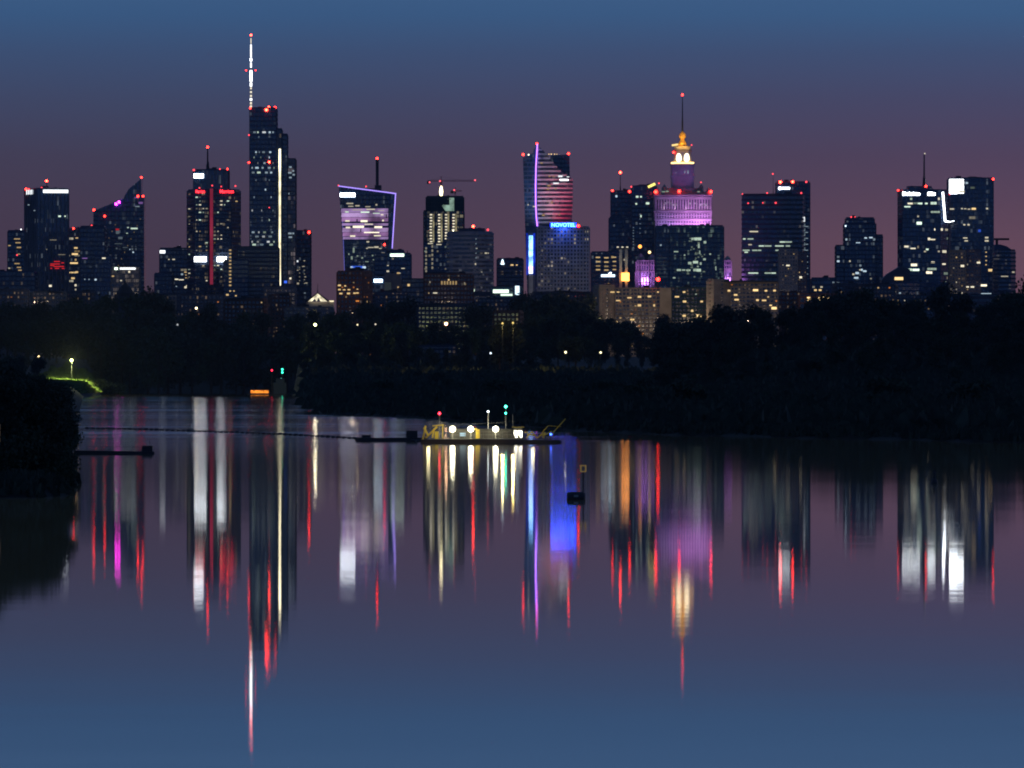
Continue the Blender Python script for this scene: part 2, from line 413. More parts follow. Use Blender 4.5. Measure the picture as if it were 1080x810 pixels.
for i, (a, c_, w_) in enumerate([(60, 275.8, 7), (66, 277.2, 3), (58, 278.4, 11), (55, 280, 5), (62, 281, 12), (60, 283, 5), (66.5, 283, 3), (54, 283, 2)]):
    b.win(a, c_, w_, 1.1, 'red', 1.6, y=1.2)

b = Bld('office_block', 'narrow block with warm window rows squeezed right behind the ribbed tower', 'office block', 78, 6150)
b.rect(71, 85, 241.5, G_navy, blue_sp, dep=20, lit=.12, pal=('warm', 'neutral'), run=3)
b.lamp(77.5, 241, y=0)
b.wins([(80, 261.5, 4, 2), (79, 268, 7, 2), (78, 277.5, 9, 1.8), (81, 287, 3, 2), (77, 293.5, 4, 2.2), (81, 251, 3, 1)], 'warm', 2)
b = Bld('office_block', 'plain dark blue stepped block between the ribbed tower and the slanted-roof tower', 'office block', 101, 5800)
b.rect(84, 110, 239.3, G_navy, navy_sp, dep=28, lit=.01, front=6, ybot=None, pal=('cool',))
b.rect(99, 117, 271, G_navy, blue_sp, dep=18, front=0, lit=.03, pal=('cool',))
b.wins([(88, 272, 6, 1, 'purple', .9), (109.5, 271.8, 4, 1.4, 'neutral', 2.4), (97, 280, 1, 1), (101, 290, 1, 1)]) if False else None
b.win(89, 272.3, 6, 1.2, 'purple', .8, y=5.5); b.win(109.5, 272.3, 4, 1.6, 'neutral', 2.5)
b.wins([(89, 294.5, 1.2, 1.2), (93.5, 294.5, 1.2, 1.2)], 'cool', 1.2, y=5.5)
b.lamp(96, 237.8, y=8, mat=REDD)

b = Bld('slanted_tower', 'glass tower with slanting jagged roof, magenta lights and red corner lamps', 'skyscraper', 125, 6000)
out = [(98.5, 312), (98.5, 222.5), (117, 215), (130.5, 209.5), (131.5, 206), (134, 202.5), (135.5, 199.5), (148.8, 188.5), (149, 206), (152, 207.5), (152, 312)]
b.slab('facade', G_navy, out, 0, 32)
b.bands([(98.5, 315), (98.5, 224), (117, 217), (130, 212), (151, 209), (152, 315)], navy_sp, 0, 3.9, 1.0, .25, bay=3.2)
b.lamp(149, 187, r=1.3); b.lamp(99, 221.5, r=1.3); b.lamp(110.5, 228, y=-1.4, r=1.4); b.lamp(145.5, 207, y=-1); b.lamp(150.8, 207, y=-1.2, r=1.3)
PK = glow('magenta_flood', (1, .03, .75), 22)
for q in ((122.5, 215.2), (125.6, 213.2)): b.lamp(*q, y=-1.2, r=1.2, mat=PK).name = 'magenta_lamp'
b.wins([(143.5, 208.5, 4, 1.6, ), (148.5, 214, 5, 2.6)], 'purple', .6, y=-.6); b.win(145, 217.8, 5, 1.2, 'cool', .7)
b.win(123.8, 242, 4, 2, 'red', 1, y=-.6)
b.wins([(124, 245, 4, 4), (127, 251, 5, 3), (125, 257, 9, 1), (132, 261, 6, 1), (123, 262, 2, 2)], 'cool', .22)
b.wins([(141.5, 241, 8, 1.8), (135, 240, 2, 1.4), (134, 246, 2, 1)], 'green', 1.3); b.wins([(140.5, 266, 1.6, 1.6), (117, 272.6, 3, 1.6), (137, 263, 1, 1)], 'cool', 2)
b.wins([(148 - i * 3.3, 231 + (i * 7) % 50, 1, 1) for i in range(12)], 'warm', .5)

b = Bld('office_block', 'pale lit office block with a bright white-green sign strip, in front of the slanted-roof tower', 'office block', 132, 5600)
b.rect(117, 147, 283, facade('warm_dim_glass', (.06, .05, .05), 3.6, 2.4, .8, (1, .8, .6), .3, seed=8), plain('warm_grey_panel', (.22, .2, .19), .8), dep=20, fh=3.6, lit=.16, pal=('warm', 'neutral', 'neutral'), strs=(.8, 1.6, 3), sp=1.1, mul=.5)
b.sign(121, 124, 282.2, 284.4, 'green', 4); b.sign(126.5, 143, 282.3, 284.2, 'white', 2)

# church dome
b = Bld('domed_church', 'small dark church dome with lantern in silhouette before the pale office block', 'church', 132, 5250)
k = b.k
MB().lathe([(9.5 * k, 0), (9.5 * k, b.Z(309)), (7.5 * k, b.Z(306)), (5 * k, b.Z(302)), (2 * k, b.Z(299.6)), (1.2 * k, b.Z(299)), (1.1 * k, b.Z(297)), (.3, b.Z(295.6)), (.15, b.Z(293.5))], 16).build('dome', roofm, b.root)
b.box('nave', concd, 120, 146, 6, 40, 310)
b.box('porch', concd, 126, 138, -14, -8, 313)

# ---- hotel group
b = Bld('office_block', 'dark office block with a white roof light, left of the hotel with red script signs', 'office block', 182, 6000)
b.rect(168, 201, 262.5, G_navy, navy_sp, dep=26, front=3, lit=.05, pal=('neutral', 'cool'), run=2)
b.rect(163, 182, 289, G_navy, blue_sp, dep=26, front=-3, lit=.02, pal=('cool',))
b.sign(168.5, 174, 264, 267, 'white', 2.5, y=2); b.wins([(178, 273.5, 1.6, 1.2), (183, 273.5, 3, 1.4)], 'neutral', 1.4, y=2.5)
b.wins([(181, 295, 2, 1.4), (186, 294.5, 4, 1.4), (191, 295, 6, 1), (197, 301.5, 2, 1.6)], 'neutral', 2.6, y=2.5); b.wins([(196, 287, 4, 1.5), (197, 290, 4, 1), (197, 293, 4, 1)], 'warm', 1.4, y=2.5)
b.wins([(171, 302.5, 3, 1), (180, 302, 4, 1), (186, 302, 1.5, 1)], 'cool', 1)

b = Bld('hotel_tower', 'hotel tower with red script signs, a red vertical light stripe and two glaring white signs', 'hotel', 224, 5950)
hg = facade('hotel_window_glass', (.012, .022, .04), 3.3, 2.8, .34, (1, .8, .5), .5, seed=9)
b.foot([(196, 22), (205, 0), (244, 4), (252.5, 26), (240, 40), (208, 40)], 200.5, None, hg, blue_sp, fh=3.3, bay=2.8, sp=1.2, mul=.6, out=.35)
b.rect(203.5, 240.5, 179.5, G_navy, navy_sp, dep=24, front=8, ybot=199, sp=0, bay=4)
b.mast(218, 155, 180, 1.5, 18); b.mast(218.5, 170, 180, 2.2, 18, name='antenna_base'); b.lamp(218, 154.5, y=18, r=1.1)
for q in ((239.5, 178), (231.5, 178), (204, 179)): b.lamp(*q, y=8, mat=RED if q[0] > 235 else REDD)
for q in ((210, 198), (223.5, 195.5), (233, 196.5), (248, 196)): b.lamp(*q, y=6, mat=REDD, r=.8)
b.sign(204, 214.2, 183, 187.4, 'white', 9, y=7.2)
RS = glow('red_script', (1, .02, .03), 6)
text_part('sign_lettering', 'Marriott', RS, b.root, b.X(206.5), b.X(216), b.Z(203.6), b.Z(200.2), -.2)
text_part('sign_lettering', 'Marriott', RS, b.root, b.X(232), b.X(246.5), b.Z(203.6), b.Z(200.0), 1.6)
MB().box(b.X(221.4), b.X(224.6), -1, 4.4, b.Z(300), b.Z(199)).build('light_stripe', glow('crimson_stripe', (1, .08, .20), .19, .03), b.root)
b.box('stripe_backing', plain('mauve_panel', (.10, .06, .09), .6), 219.8, 221.3, -.9, 4.3, 199, 300)
b.sign(205, 217.6, 270.8, 276, 'white', 9, y=-.8); b.sign(229, 238.8, 270.8, 276, 'white', 9, y=-.2)
for i in range(88):
    a = rnd.choice((199, 204, 207.5, 211, 214.5, 218, 226.5, 230, 233.5, 237, 240.5, 244, 249)); c_ = 208 + 4.0 * rnd.randrange(23)
    if 268 < c_ < 278: continue
    b.win(a, c_, rnd.choice((1.2, 1.6, 2.6)), 1.3, rnd.choice(('warm', 'neutral', 'neutral', 'green')), rnd.choice((.35, .7, 1.4, 2.2)), y=-.6 if 204 < a < 244 else (11 if a < 204 else 9))
b = Bld('office_block', 'dark grey tall podium block between the hotel and the tallest tower', 'office block', 272, 5850)
b.rect(250, 293.5, 261, G_dark, plain('grey_violet_panel', (.075, .07, .09), .8), dep=30, fh=3.6, bay=2.4, sp=1.4, mul=.5, front=3, lit=0)
b.rect(236, 262, 275, G_dark, navy_sp, dep=22, front=-4, lit=0)
b.wins([(243, 264 + i * 3.7, 2.6, 1.8) for i in range(11)], 'warm', 1.3, y=-4.8)
b.wins([(243, 307, 2, 1.3), (247, 307, 1.5, 1.2), (240, 311, 3, 2), (249, 312, 2, 1.4)], 'warm', 1.8, y=-4.8)

b = Bld('mast_skyscraper', 'tallest skyscraper, dark slabs with white lit mast and long bright vertical light strip', 'skyscraper', 285, 5900)
b.rect(263.3, 291.3, 114.5, G_navy, navy_sp, dep=34, fh=4.0, bay=3.4, sp=1.0, mul=.2, lit=0, side=0)
b.rect(291.5, 297, 136.5, G_dark, navy_sp, dep=26, front=3, lit=0, sp=0, mul=.5, bay=1.4)
b.rect(297.4, 302.8, 142, G_navy, blue_sp, dep=22, front=5, lit=0, fh=4)
b.rect(303.2, 311.5, 168, facade('violet_glass', (.05, .035, .06), 4, 2.4, .3, (1, .8, .8), .35, seed=11), plain('violet_frame', (.09, .07, .10), .6), dep=24, front=7, lit=0, fh=4, bay=2.2, sp=.8, mul=.4)
MB().box(b.X(294), b.X(296), 1.6, 2.6, b.Z(301), b.Z(157)).build('light_strip', glow('long_strip', (1, .88, .55), 2.6, .05), b.root)
b.lamp(281, 116, y=-1.6, r=1.5, mat=REDB); b.lamp(283.5, 113, y=2, r=1.5, mat=REDB); b.lamp(290, 113.5, y=2, r=1.4); b.lamp(262.6, 142.5, y=0, mat=REDD, r=.8)
b.lamp(262.6, 171.4, y=-.6, r=1.2); b.lamp(284, 171, y=-1.4, r=1.4, mat=REDB); b.lamp(284, 219, y=-1.2, mat=REDD, r=.8)
b.box('parapet_screen', steel, 264, 291, 1, 30, 113, 114.5)
for yy, xs_ in ((139.5, [(268.5, 4), (272, 2), (278.5, 5), (284.5, 3), (288, 2)]), (144.5, [(273, 1)]),
        (160.5, [(270, 2), (273.5, 1.5), (278, 4), (285, 3)]), (166, [(268, 1), (275, 1), (284, 1.5)]), (172, [(272, 1), (279, 3), (288, 1)]),
        (177, [(266, 2), (271, 5), (277, 3), (284, 4), (289, 2)]), (182, [(267, 4), (273, 5), (281, 4), (286, 3)]), (190, [(270, 1), (284, 1)]),
        (200, [(280, 2)]), (208, [(268, 1), (286, 1.5)]), (222, [(266, 2), (276, 1), (288, 1)]), (232, [(284, 1)]),
        (245, [(267, 4), (273, 2), (279, 4), (287, 3)]), (249.5, [(271, 5), (278, 4), (285, 5)]), (255, [(266, 2), (272, 3), (283, 4), (289, 2)]), (258, [(268, 5), (276, 5), (286, 5)])):
    for a, w_ in xs_: b.win(a, yy, w_ * .8, 2.2, rnd.choice(('cool', 'cool', 'white', 'green')), rnd.choice((.5, .9, 1.6)))
for a, yy, w_ in ((306, 176, 3), (309, 180, 2), (305.5, 182, 4), (309.5, 184, 2.5), (306, 187, 3), (301, 245, 2), (305.5, 246, 4), (309, 246, 2), (306, 250, 4), (304.5, 204, 1)):
    b.win(a, yy, w_, 2, 'cool', .9, y=6.4)
b.wins([(291.3, 293.6, 1.8, 3)], 'neutral', 5, y=1); b.win(306, 293.5, 2.2, 2.4, 'neutral', 6, y=6); b.win(301, 297.3, 3.4, 3, 'blue', 3.5, y=4.4)
b.win(289, 262, 4, 1.6, 'white', 2); b.wins([(292 + .1, 262 + i * 4, .6, 2) for i in range(1)], 'neutral', 1)
# mast
mm = MB(); x = b.X(264.6); zt = b.Z(38); zb_ = b.Z(118); wd = 1.5
for i, j in ((-1, -1), (1, -1), (1, 1), (-1, 1)): mm.bar((x + i * wd / 2, 3 + j * wd / 2, zb_), (x + i * .15, 3 + j * .15, zt), .28)
kz = 26
for i in range(kz):
    t0 = i / kz; t1 = (i + 1) / kz; z0_ = zb_ + (zt - zb_) * t0; z1_ = zb_ + (zt - zb_) * t1; w0 = wd / 2 * (1 - t0) + .15 * t0; w1 = wd / 2 * (1 - t1) + .15 * t1
    mm.bar((x - w0, 3 - w0, z0_), (x + w1, 3 - w1, z1_), .16); mm.bar((x + w0, 3 - w0, z0_), (x - w1, 3 - w1, z1_), .16)
mm.build('lattice_mast', plain('galvanised_steel', (.30, .32, .33), .5, .5), b.root)
ML = glow('mast_led', (.95, .97, 1), 3.2); MLd = glow('mast_led_dim', (1, .9, .7), 1.1)
for ya, yb_, w_, mt_ in ((40, 46, .35, MLd), (47, 60, .55, ML), (61, 64.5, 1.0, ML), (66, 71, .6, ML), (74, 86, 1.1, ML), (87, 91, .9, ML), (92, 94, .7, MLd), (96, 98, .8, MLd), (100, 102, .8, MLd), (103.5, 106, .9, ML), (107.5, 110, .8, MLd), (111, 113, .9, MLd)):
    MB().box(x - w_, x + w_, 2.0, 2.6, b.Z(yb_), b.Z(ya)).build('mast_light', mt_, b.root)
MB().bar((b.X(259), 3, b.Z(74)), (b.X(270), 3, b.Z(74)), .5).build('crossarm', steel, b.root)
b.lamp(264.6, 36.8, y=3, r=1.2, mat=REDB); b.lamp(259.5, 74, y=2.4, r=.6); b.lamp(269.5, 74, y=2.4, r=.6); b.lamp(264, 114, y=-1, r=.9)

b = Bld('office_tower', 'slim dark block with a red roof lamp just right of the tallest skyscraper', 'office tower', 319, 6100)
b.rect(311.5, 327.5, 244, G_navy, plain('mauve_grey', (.06, .055, .075), .7), dep=24, lit=.02, pal=('neutral', 'cool'))
b.lamp(326, 245, y=-1, r=1.4); b.wins([(313.5, 275.5, 2.5, 2.2)], 'white', 3); b.wins([(320, 281, 3, 1), (314, 285, 2, 1), (322, 292, 2, 1), (323, 298.5, 3, 1), (314, 299, 3, 2), (321, 275, 2, 1)], 'neutral', .9)
b.wins([(316 + (i * 5) % 10, 282 + (i * 7) % 18, 1.2, 1) for i in range(9)], 'neutral', .6)

# ---- leaning tower with purple bands
b = Bld('leaning_tower', 'tower widening upward with glowing lilac bands, a lilac outline and a thick roof antenna', 'skyscraper', 388, 5900)
out = [(364.5, 312), (363.3, 285), (357.5, 196.5), (408, 203.2), (411.5, 203.7), (409, 250), (406, 312)]
b.slab('facade', G_navy, out, 0, 30)
b.slab('side_facade', G_blue, [(406.2, 312), (409.2, 250), (411.7, 203.8), (417.5, 204.6), (414.8, 250), (412, 312)], 3, 26)
b.bands(out, navy_sp, 0, 3.9, 1.0, .25, bay=2.9)
LO = glow('lilac_tube', (.40, .28, 1), 1.5)
g = MB()
g.bar((b.X(357), -.3, b.Z(196.2)), (b.X(412), -.3, b.Z(203.4)), .9); g.bar((b.X(412), -.3, b.Z(203.4)), (b.X(417.6), 2.8, b.Z(204.2)), .9); g.build('outline_tube', LO, b.root)
MB().bar((b.X(417.2), 2.6, b.Z(204.5)), (b.X(413.6), 2.6, b.Z(262)), .9).build('outline_tube', LO, b.root)
MB().bar((b.X(361), -.3, b.Z(225)), (b.X(363.3), -.3, b.Z(286)), .45).build('outline_tube', glow('lilac_tube_dim', (.25, .25, 1), .5), b.root)
LB = [glow('lilac_band_%d' % i, c_, s_, .06) for i, (c_, s_) in enumerate((((.55, .34, .74), .50), ((.66, .42, .84), .62), ((.60, .30, .70), .46)))]
for i, yy in enumerate([224.2, 228.9, 233.6, 238.0, 244.6, 249.2, 252.4]):
    hh = 4.3 if i not in (3, 6) else 2.6
    lx = 357.5 + (yy - 196.5) * (5.8 / 88.5)
    b.slab('lilac_light_band', LB[i % 3], [(lx + .3, yy), (lx + .6, yy - hh), (409.6, yy - hh), (409.2, yy)], -.55, -.3)
b.wins([(372, 206 - .6, 0.1, .1)], 'cool', .1); b.sign(358.7, 374.6, 203.6, 207.6, 'white', 8)
b.wins([(369, 214.6, 8, 1.6), (377, 217, 5, 1.6), (370, 217.6, 6, 1.2), (388, 218, 6, 1), (397, 216, 2, 2), (402, 222, 7, 1), (365, 223, 3, 1), (377, 221.4, 12, 1), (391, 220.8, 10, 1.4)], 'neutral', 1.1)
b.wins([(366, 223.6, 4, 1.5), (385, 223.8, 10, 1.4), (397, 225, 8, 1)], 'green', 2, y=-.8)
b.wins([(366.5, 233, 5, 1.8), (384, 233.2, 8, 2.4), (404, 232.6, 2, 2), (367, 240, 5, 2), (378, 239.2, 13, 2.6), (399, 239.6, 9, 2.4), (389, 236.5, 10, 1), (392, 245.2, 18, 1.4), (372, 249, 6, 2), (398, 248.6, 8, 1.4), (403, 226.5, 3, 1.4)], 'neutral', 2.4, y=-.8)
b.box('blind_panel', steel, 376, 377.2, -.8, -.6, 231, 234); b.box('blind_panel', steel, 407, 408, -.8, -.6, 226, 230); b.box('blind_panel', steel, 380, 381, -.8, -.6, 241, 245)
b.wins([(388, 255, 3, 1.6), (391, 261, 7, 1), (397, 260.6, 5, 2), (401, 262, 3, 1), (404, 267, 4, 1.6), (387, 262, 2, 1)], 'neutral', 1.4); b.wins([(393, 269.5, 1.6, 1.8), (373, 264, 2, 6), (371, 272, 2, 4), (382, 272, 2, 2), (387, 276, 4, 1), (368, 268, 1.5, 2), (377, 270, 2, 1.5), (399, 272, 2, 1), (394, 274, 2, 1)], 'green', .7)
b.wins([(371, 282, 3, 2.4), (384, 282, 4, 2.6)], 'cool', 2.5); b.wins([(377, 282, 15, 3.4)], 'blue', 1.2)
b.box('plant_room', steel, 385, 402, 6, 24, 198.5, 204); b.box('plant_room', steel, 395, 402, 8, 20, 195, 198.5)
MB().box(b.X(396), b.X(399.2), 10, 13, b.Z(196), b.Z(168)).build('antenna', steel, b.root)
b.lamp(397.5, 166.6, y=11, r=1.2); b.lamp(386, 196.5, y=4, mat=REDD, r=.9); b.lamp(357, 195.6, y=-.4, mat=REDD, r=.8); b.lamp(405.5, 258, y=-1, r=1.2)

b = Bld('office_block', 'dark block with a bright white bar sign, before the foot of the leaning tower', 'office block', 412, 5650)
b.rect(395, 433.5, 268, G_navy, navy_sp, dep=22, front=3, lit=.05, pal=('neutral', 'green'))
b.rect(411, 426, 264.6, G_dark, navy_sp, dep=12, front=8, ybot=268)
b.sign(411.5, 426, 267.6, 270.4, 'green', 3, y=2.1); b.wins([(409, 286, 3, 2), (421, 288.5, 3, 2), (409, 280, 2, 1), (425, 283, 4, 1)], 'neutral', 1.6, y=2.5); b.mast(429.5, 264, 268, .8, 8); b.mast(420, 262.5, 266, .5, 12)
b = Bld('brick_block', 'reddish brick block with rows of orange lit windows, below the leaning tower', 'apartment block', 373, 5200)
b.rect(355, 392, 287, G_dark, brick, dep=20, fh=3.6, bay=3, sp=1.7, mul=1.2, lit=.08, pal=('warm', 'orange'), side=-9, strs=(.3, .6, 1.2))
b.rect(364, 381, 284, G_dark, brick, dep=10, front=6, ybot=287)
b.wins([(358, 301, 3.5, 2), (364, 301.5, 2, 1.6), (358, 305.4, 3, 1.6), (363, 305.6, 3, 1.2), (368, 305.5, 3, 1.4), (359.5, 309.6, 3.5, 1.8), (367.5, 309.5, 3.5, 2), (374, 309.2, 3, 1.6), (377, 309, 3, 1.4), (377, 305, 2, 1)], 'warm', 2.2)
b.wins([(377, 317.5, 4, 1.4)], 'orange', 2)
b = Bld('low_block', 'small dark blue-grey block carrying a bright blue-white sign', 'building', 399, 5400)
b.rect(391, 405, 293, G_navy, navy_sp, dep=15); b.sign(394.4, 403.4, 294.4, 297.8, 'cool', 6, y=-.9)
b = Bld('low_block', 'pale grey windowless wall block next to the blue-white sign', 'building', 414, 5450)
b.rect(405.5, 423, 290, conc, conc, dep=15, sp=0, mul=0, lit=0); b.wins([(409, 302, 8, 10)], 'cool', .05); b.wins([(420, 288, 3, 1.6), (421, 303, 4, 1.6)], 'warm', 1.6)

# ---- tower under construction and its cranes
b = Bld('unfinished_tower', 'concrete tower under construction with glowing work lamps stacked in columns', 'building site', 468, 5950)
b.rect(449, 489.5, 223, facade('open_floor', (.03, .035, .04), 3.4, 2.8, .55, (1, .86, .5), .5, seed=13), plain('raw_concrete', (.10, .10, .11), .9), dep=26, fh=3.4, bay=4, sp=.9, mul=.9)
b.rect(446.6, 452, 223, G_dark, plain('raw_concrete', (.10, .10, .11), .9), dep=20, front=3)
b.rect(449.2, 489.2, 208, plain('site_net_green', (.03, .06, .065), .9), plain('scaffold', (.06, .09, .09), .7), dep=27, front=-1, ybot=223, fh=3.4, bay=2.6, sp=.4, mul=.3)
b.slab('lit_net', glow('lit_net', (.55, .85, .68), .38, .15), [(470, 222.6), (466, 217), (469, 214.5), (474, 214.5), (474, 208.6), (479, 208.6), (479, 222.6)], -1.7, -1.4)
for q in ((472.5, 210.2, 1.4, 1.4), (475.2, 210.2, 1, 1.4)): b.win(*q, 'green', .1, y=-1.9)
b.box('opening', steel, 468, 474, -2.1, -1.8, 214.2, 216.2)
for cx_, top_, n_ in ((454.6, 226.5, 10), (463.2, 226.5, 10), (470.4, 226.5, 9), (478.4, 226.5, 6)):
    for i in range(n_): b.win(cx_ + rnd.uniform(-.2, .2), top_ + 3.15 * i, 2.6, 1.5, 'neutral', rnd.choice((2.2, 3.2, 4.2)))
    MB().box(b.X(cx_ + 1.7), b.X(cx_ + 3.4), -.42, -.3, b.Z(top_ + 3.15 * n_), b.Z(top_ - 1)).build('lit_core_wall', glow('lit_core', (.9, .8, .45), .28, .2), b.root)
b.wins([(478, 242.5, 3, 1.6), (471, 246, 3, 1.4)], 'neutral', 3)
b.rect(447, 472, 257, G_navy, blue_sp, dep=24, front=-5, lit=.12, pal=('neutral', 'green'), strs=(.4, .8))
b.wins([(449.5, 262 + 4 * i, 2, 2.6) for i in range(8)] + [(456, 260 + 4.5 * i, 2, 3) for i in range(6)], 'neutral', .55, y=-5.5)
b.wins([(454, 257, 6, 1), (463, 258, 6, 1)], 'neutral', 1.6, y=-5.5)
def crane(px, D, ybase, ytop, jl, jr, label, lampy, s=1.0):
    root = empty('tower_crane', (px2x(px, D), D + 8, py2z(ybase, D)), label, 'crane'); k = D / F
    H = (ybase - ytop) * k; w_ = 1.1 * s; b = MB()
    for i, j in ((-1, -1), (1, -1), (1, 1), (-1, 1)): b.bar((i * w_ / 2, j * w_ / 2, -4), (i * w_ / 2, j * w_ / 2, H), .22)
    z = -4; f = 1
    while z < H - 1.4:
        b.bar((-f * w_ / 2, -w_ / 2, z), (f * w_ / 2, -w_ / 2, z + 1.4), .14); b.bar((-f * w_ / 2, w_ / 2, z), (f * w_ / 2, w_ / 2, z + 1.4), .14); z += 1.4; f = -f
    rs = plain('crane_red', (.22, .05, .05), .6)
    b.build('mast', rs, root)
    b = MB(); xl, xr = (jl - px) * k, (jr - px) * k
    for zz, yy in ((H, -.5), (H, .5), (H + 1.1 * s, 0)): b.bar((xl, yy, zz), (xr, yy, zz), .22)
    x = xl
    while x < xr - 1.2: b.bar((x, -.5, H), (x + .6, 0, H + 1.1 * s), .12); b.bar((x + .6, 0, H + 1.1 * s), (x + 1.2, -.5, H), .12); x += 1.2
    b.build('jib', rs, root)
    b = MB(); b.bar((0, 0, H), (0, 0, H + 4.2 * s), .5); b.bar((0, 0, H + 4.2 * s), (xr * .6, 0, H + 1), .1); b.bar((0, 0, H + 4.2 * s), (xl * .8, 0, H + 1), .1); b.build('tower_peak', rs, root)
    cwx = xl if abs(xl) < abs(xr) else xr
    MB().box(cwx * .95 - 1.6 * s, cwx * .95 + 1.6 * s, -.8, .8, H - 2.2 * s, H + .4).build('counterweight', steel, root)
    MB().box(-1.1 * s, .9 * s, -1.3, .6, H - 2.4 * s, H - .2).build('cab', rs, root)
    for (a, zz) in lampy:
        o = bpy.data.objects.new('aviation_lamp', lamp_mesh(.75, glow('crane_lamp', (1, .12, .16), 2.0))); C.objects.link(o); o.parent = root; o.location = ((a - px) * k, -.9, (ybase - zz) * k)
    return root
cr = crane(465.2, 5950, 208, 191, 451.5, 502.5, 'large tower crane with long jib and glaring work light on the unfinished tower', [(453, 192), (464, 190.8), (501, 189.8)])
MB().lathe([(.4, .2), (1.2, 2.4), (1.6, 5), (1.0, 8.6), (.4, 10)], 8).build('work_light', glow('work_light', (1, .88, .5), 5), cr).location = (0, -1.6, 0)
crane(480, 5960, 208, 201.5, 476.5, 487, 'small tower crane standing right of the large one on the unfinished tower', [(479, 200.2)], .8)

b = Bld('banded_block', 'broad grey block with rounded corner, pale floor bands and a strong red roof lamp', 'office block', 496, 5750)
ft = [(471, 9), (474, 4), (478, 1), (484, 0), (505, 0), (520.5, 8), (512, 26), (471, 26)]
b.foot(ft, 245.5, None, facade('blue_grey_glass', (.03, .04, .06), 3.6, 2.4, .35, (.9, .9, 1), .2, seed=14), plain('pale_band', (.30, .31, .36), .7), fh=3.6, bay=50, sp=1.7, mul=0)
b.foot([(484, 4), (504, 4), (512, 8), (508, 22), (484, 22)], 242, 244.5, concd, concd, sp=0, mul=0)
b.lamp(499, 238.6, y=8, r=1.5, mat=REDB); b.mast(499, 239.5, 243, .5, 9); b.lamp(486.5, 243, y=6, mat=REDD); b.lamp(478, 243.4, y=6, mat=wmat('neutral', 3), r=.8); b.lamp(514.5, 242.2, y=8, mat=REDD)
b.wins([(512.5, 267, 3, 1.6), (501.5, 278.5, 1.6, 2), (515, 267, 1.4, 1), (503, 262, 1, 1), (508, 287, 1, 1)], 'neutral', 1.4)
b.wins([(502, 252 + 5 * i, 1.2, 1.4) for i in range(5)], 'cool', .6)
b = Bld('long_low_block', 'long dark flat-roofed block with a row of pinkish lit windows, under the construction tower', 'building', 464, 5300)
b.rect(447, 499.5, 290, G_dark, brick, dep=18, fh=3.4, bay=2.6, sp=1.5, mul=.8, lit=.02, pal=('warm',))
b.rect(424, 447, 295, G_dark, concd, dep=18, front=3, lit=.02, pal=('warm',)); b.box('roof_box', roofm, 447, 488, 3, 14, 289.6 - 2.4, 290); b.box('chimney', roofm, 487, 491, 4, 9, 287, 290)
b.wins([(466 + 3 * i, 298.3, 1.8, 4.4) for i in range(6)], 'warm', .9); b.wins([(453.5, 297.5, 1.6, 2.4), (490, 299, 1.6, 3)], 'neutral', .5); b.wins([(459, 309, 5, 1.6)], 'neutral', 1.6)
b = Bld('low_block', 'small dark block with a lit attic, left of the blue-striped tower', 'building', 538, 6050)
b.rect(524, 552, 273.5, G_dark, navy_sp, dep=20, lit=.06, pal=('warm', 'neutral')); b.wins([(540, 279.5, 3.4, 1.6), (545, 279.5, 2, 1.2)], 'warm', 2.4)
b.slab('lit_gable', wmat('cool', 3), [(528, 279), (529.5, 273.5), (530.4, 273.5), (532, 279)], -.9, -.5)
b = Bld('shop_pavilion', 'low pavilion with bright green-white sign strips and a cyan screen, by the dark trees', 'shop', 532, 5500)
b.rect(517, 552, 303.5, G_teal, concd, dep=14, fh=3, lit=0); b.sign(520, 536.5, 305.4, 309, 'green', 2, y=-1); b.sign(528, 540.5, 310, 312, 'green', 1.5, y=-1); b.sign(543.3, 547.8, 301.5, 311, 'cool', 1.8, y=-1, name='screen')
b.sign(498.5, 500.5, 304.8, 307.6, 'green', 1.5, y=-1, name='green_lamp'); b.wins([(507, 309.6, 8, 1.8), (513.5, 310, 3, 1.4)], 'green', 1.0); b.box('canopy', concd, 497, 517, -1, 8, 307.5, 312.2)

# ---- sail tower
b = Bld('sail_tower', 'banded tower with a curved sail-like peak, a violet light line and a red lit flank', 'skyscraper', 578, 5950)
back = [(581, 320), (581, 163), (600.6, 162.4), (601.2, 190), (601, 320)]
b.slab('rear_tower', G_navy, back, 16, 40); b.bands(back, navy_sp, 16, 3.7, 1, .2, bay=3)
left = [(556.5, 320), (551.6, 166), (562, 162), (563.2, 158), (566.5, 152.6), (566.6, 320)]
b.slab('left_facade', G_navy, left, 1, 30); b.bands(left, blue_sp, 1, 3.7, 1.3, .3, bay=4)
# curved sail front: outline swept on a shallow arc
def sail(z):                                        # left/right x at height z
    py = HZ - (z + b.z0 - CAMH) / b.k
    xr = interp([(152, 566.8), (156, 570), (163, 577), (172, 584), (180, 591), (186, 600), (188.5, 604.2), (215, 604), (250, 602.5), (320, 600)], py)
    return b.X(566.6), b.X(xr)
gv = MB(); gb = MB(); nc = 14; zr = [b.Z(320) + i * 1.85 for i in range(int((b.Z(152.5) - b.Z(320)) / 1.85))]
def cy(x, xl, xw): t = (x - xl) / xw; return 1.5 - 5.5 * math.sin(math.pi * min(1, t * .8)) * .6 + 7 * t ** 3
W = b.X(604) - b.X(566.6)
for z in zr:
    xl, xr = sail(z)
    for j in range(nc + 1): x = xl + (xr - xl) * j / nc; gv.v.append((x, cy(x, xl, W), z))
for i in range(len(zr) - 1):
    for j in range(nc): a = i * (nc + 1) + j; gv.f.append((a, a + 1, a + nc + 2, a + nc + 1))
so = gv.build('sail_facade', facade('sail_glass', (.03, .03, .045), 3.7, 3, .12, (1, .7, .6), .3, seed=15), b.root)
so.data.update()
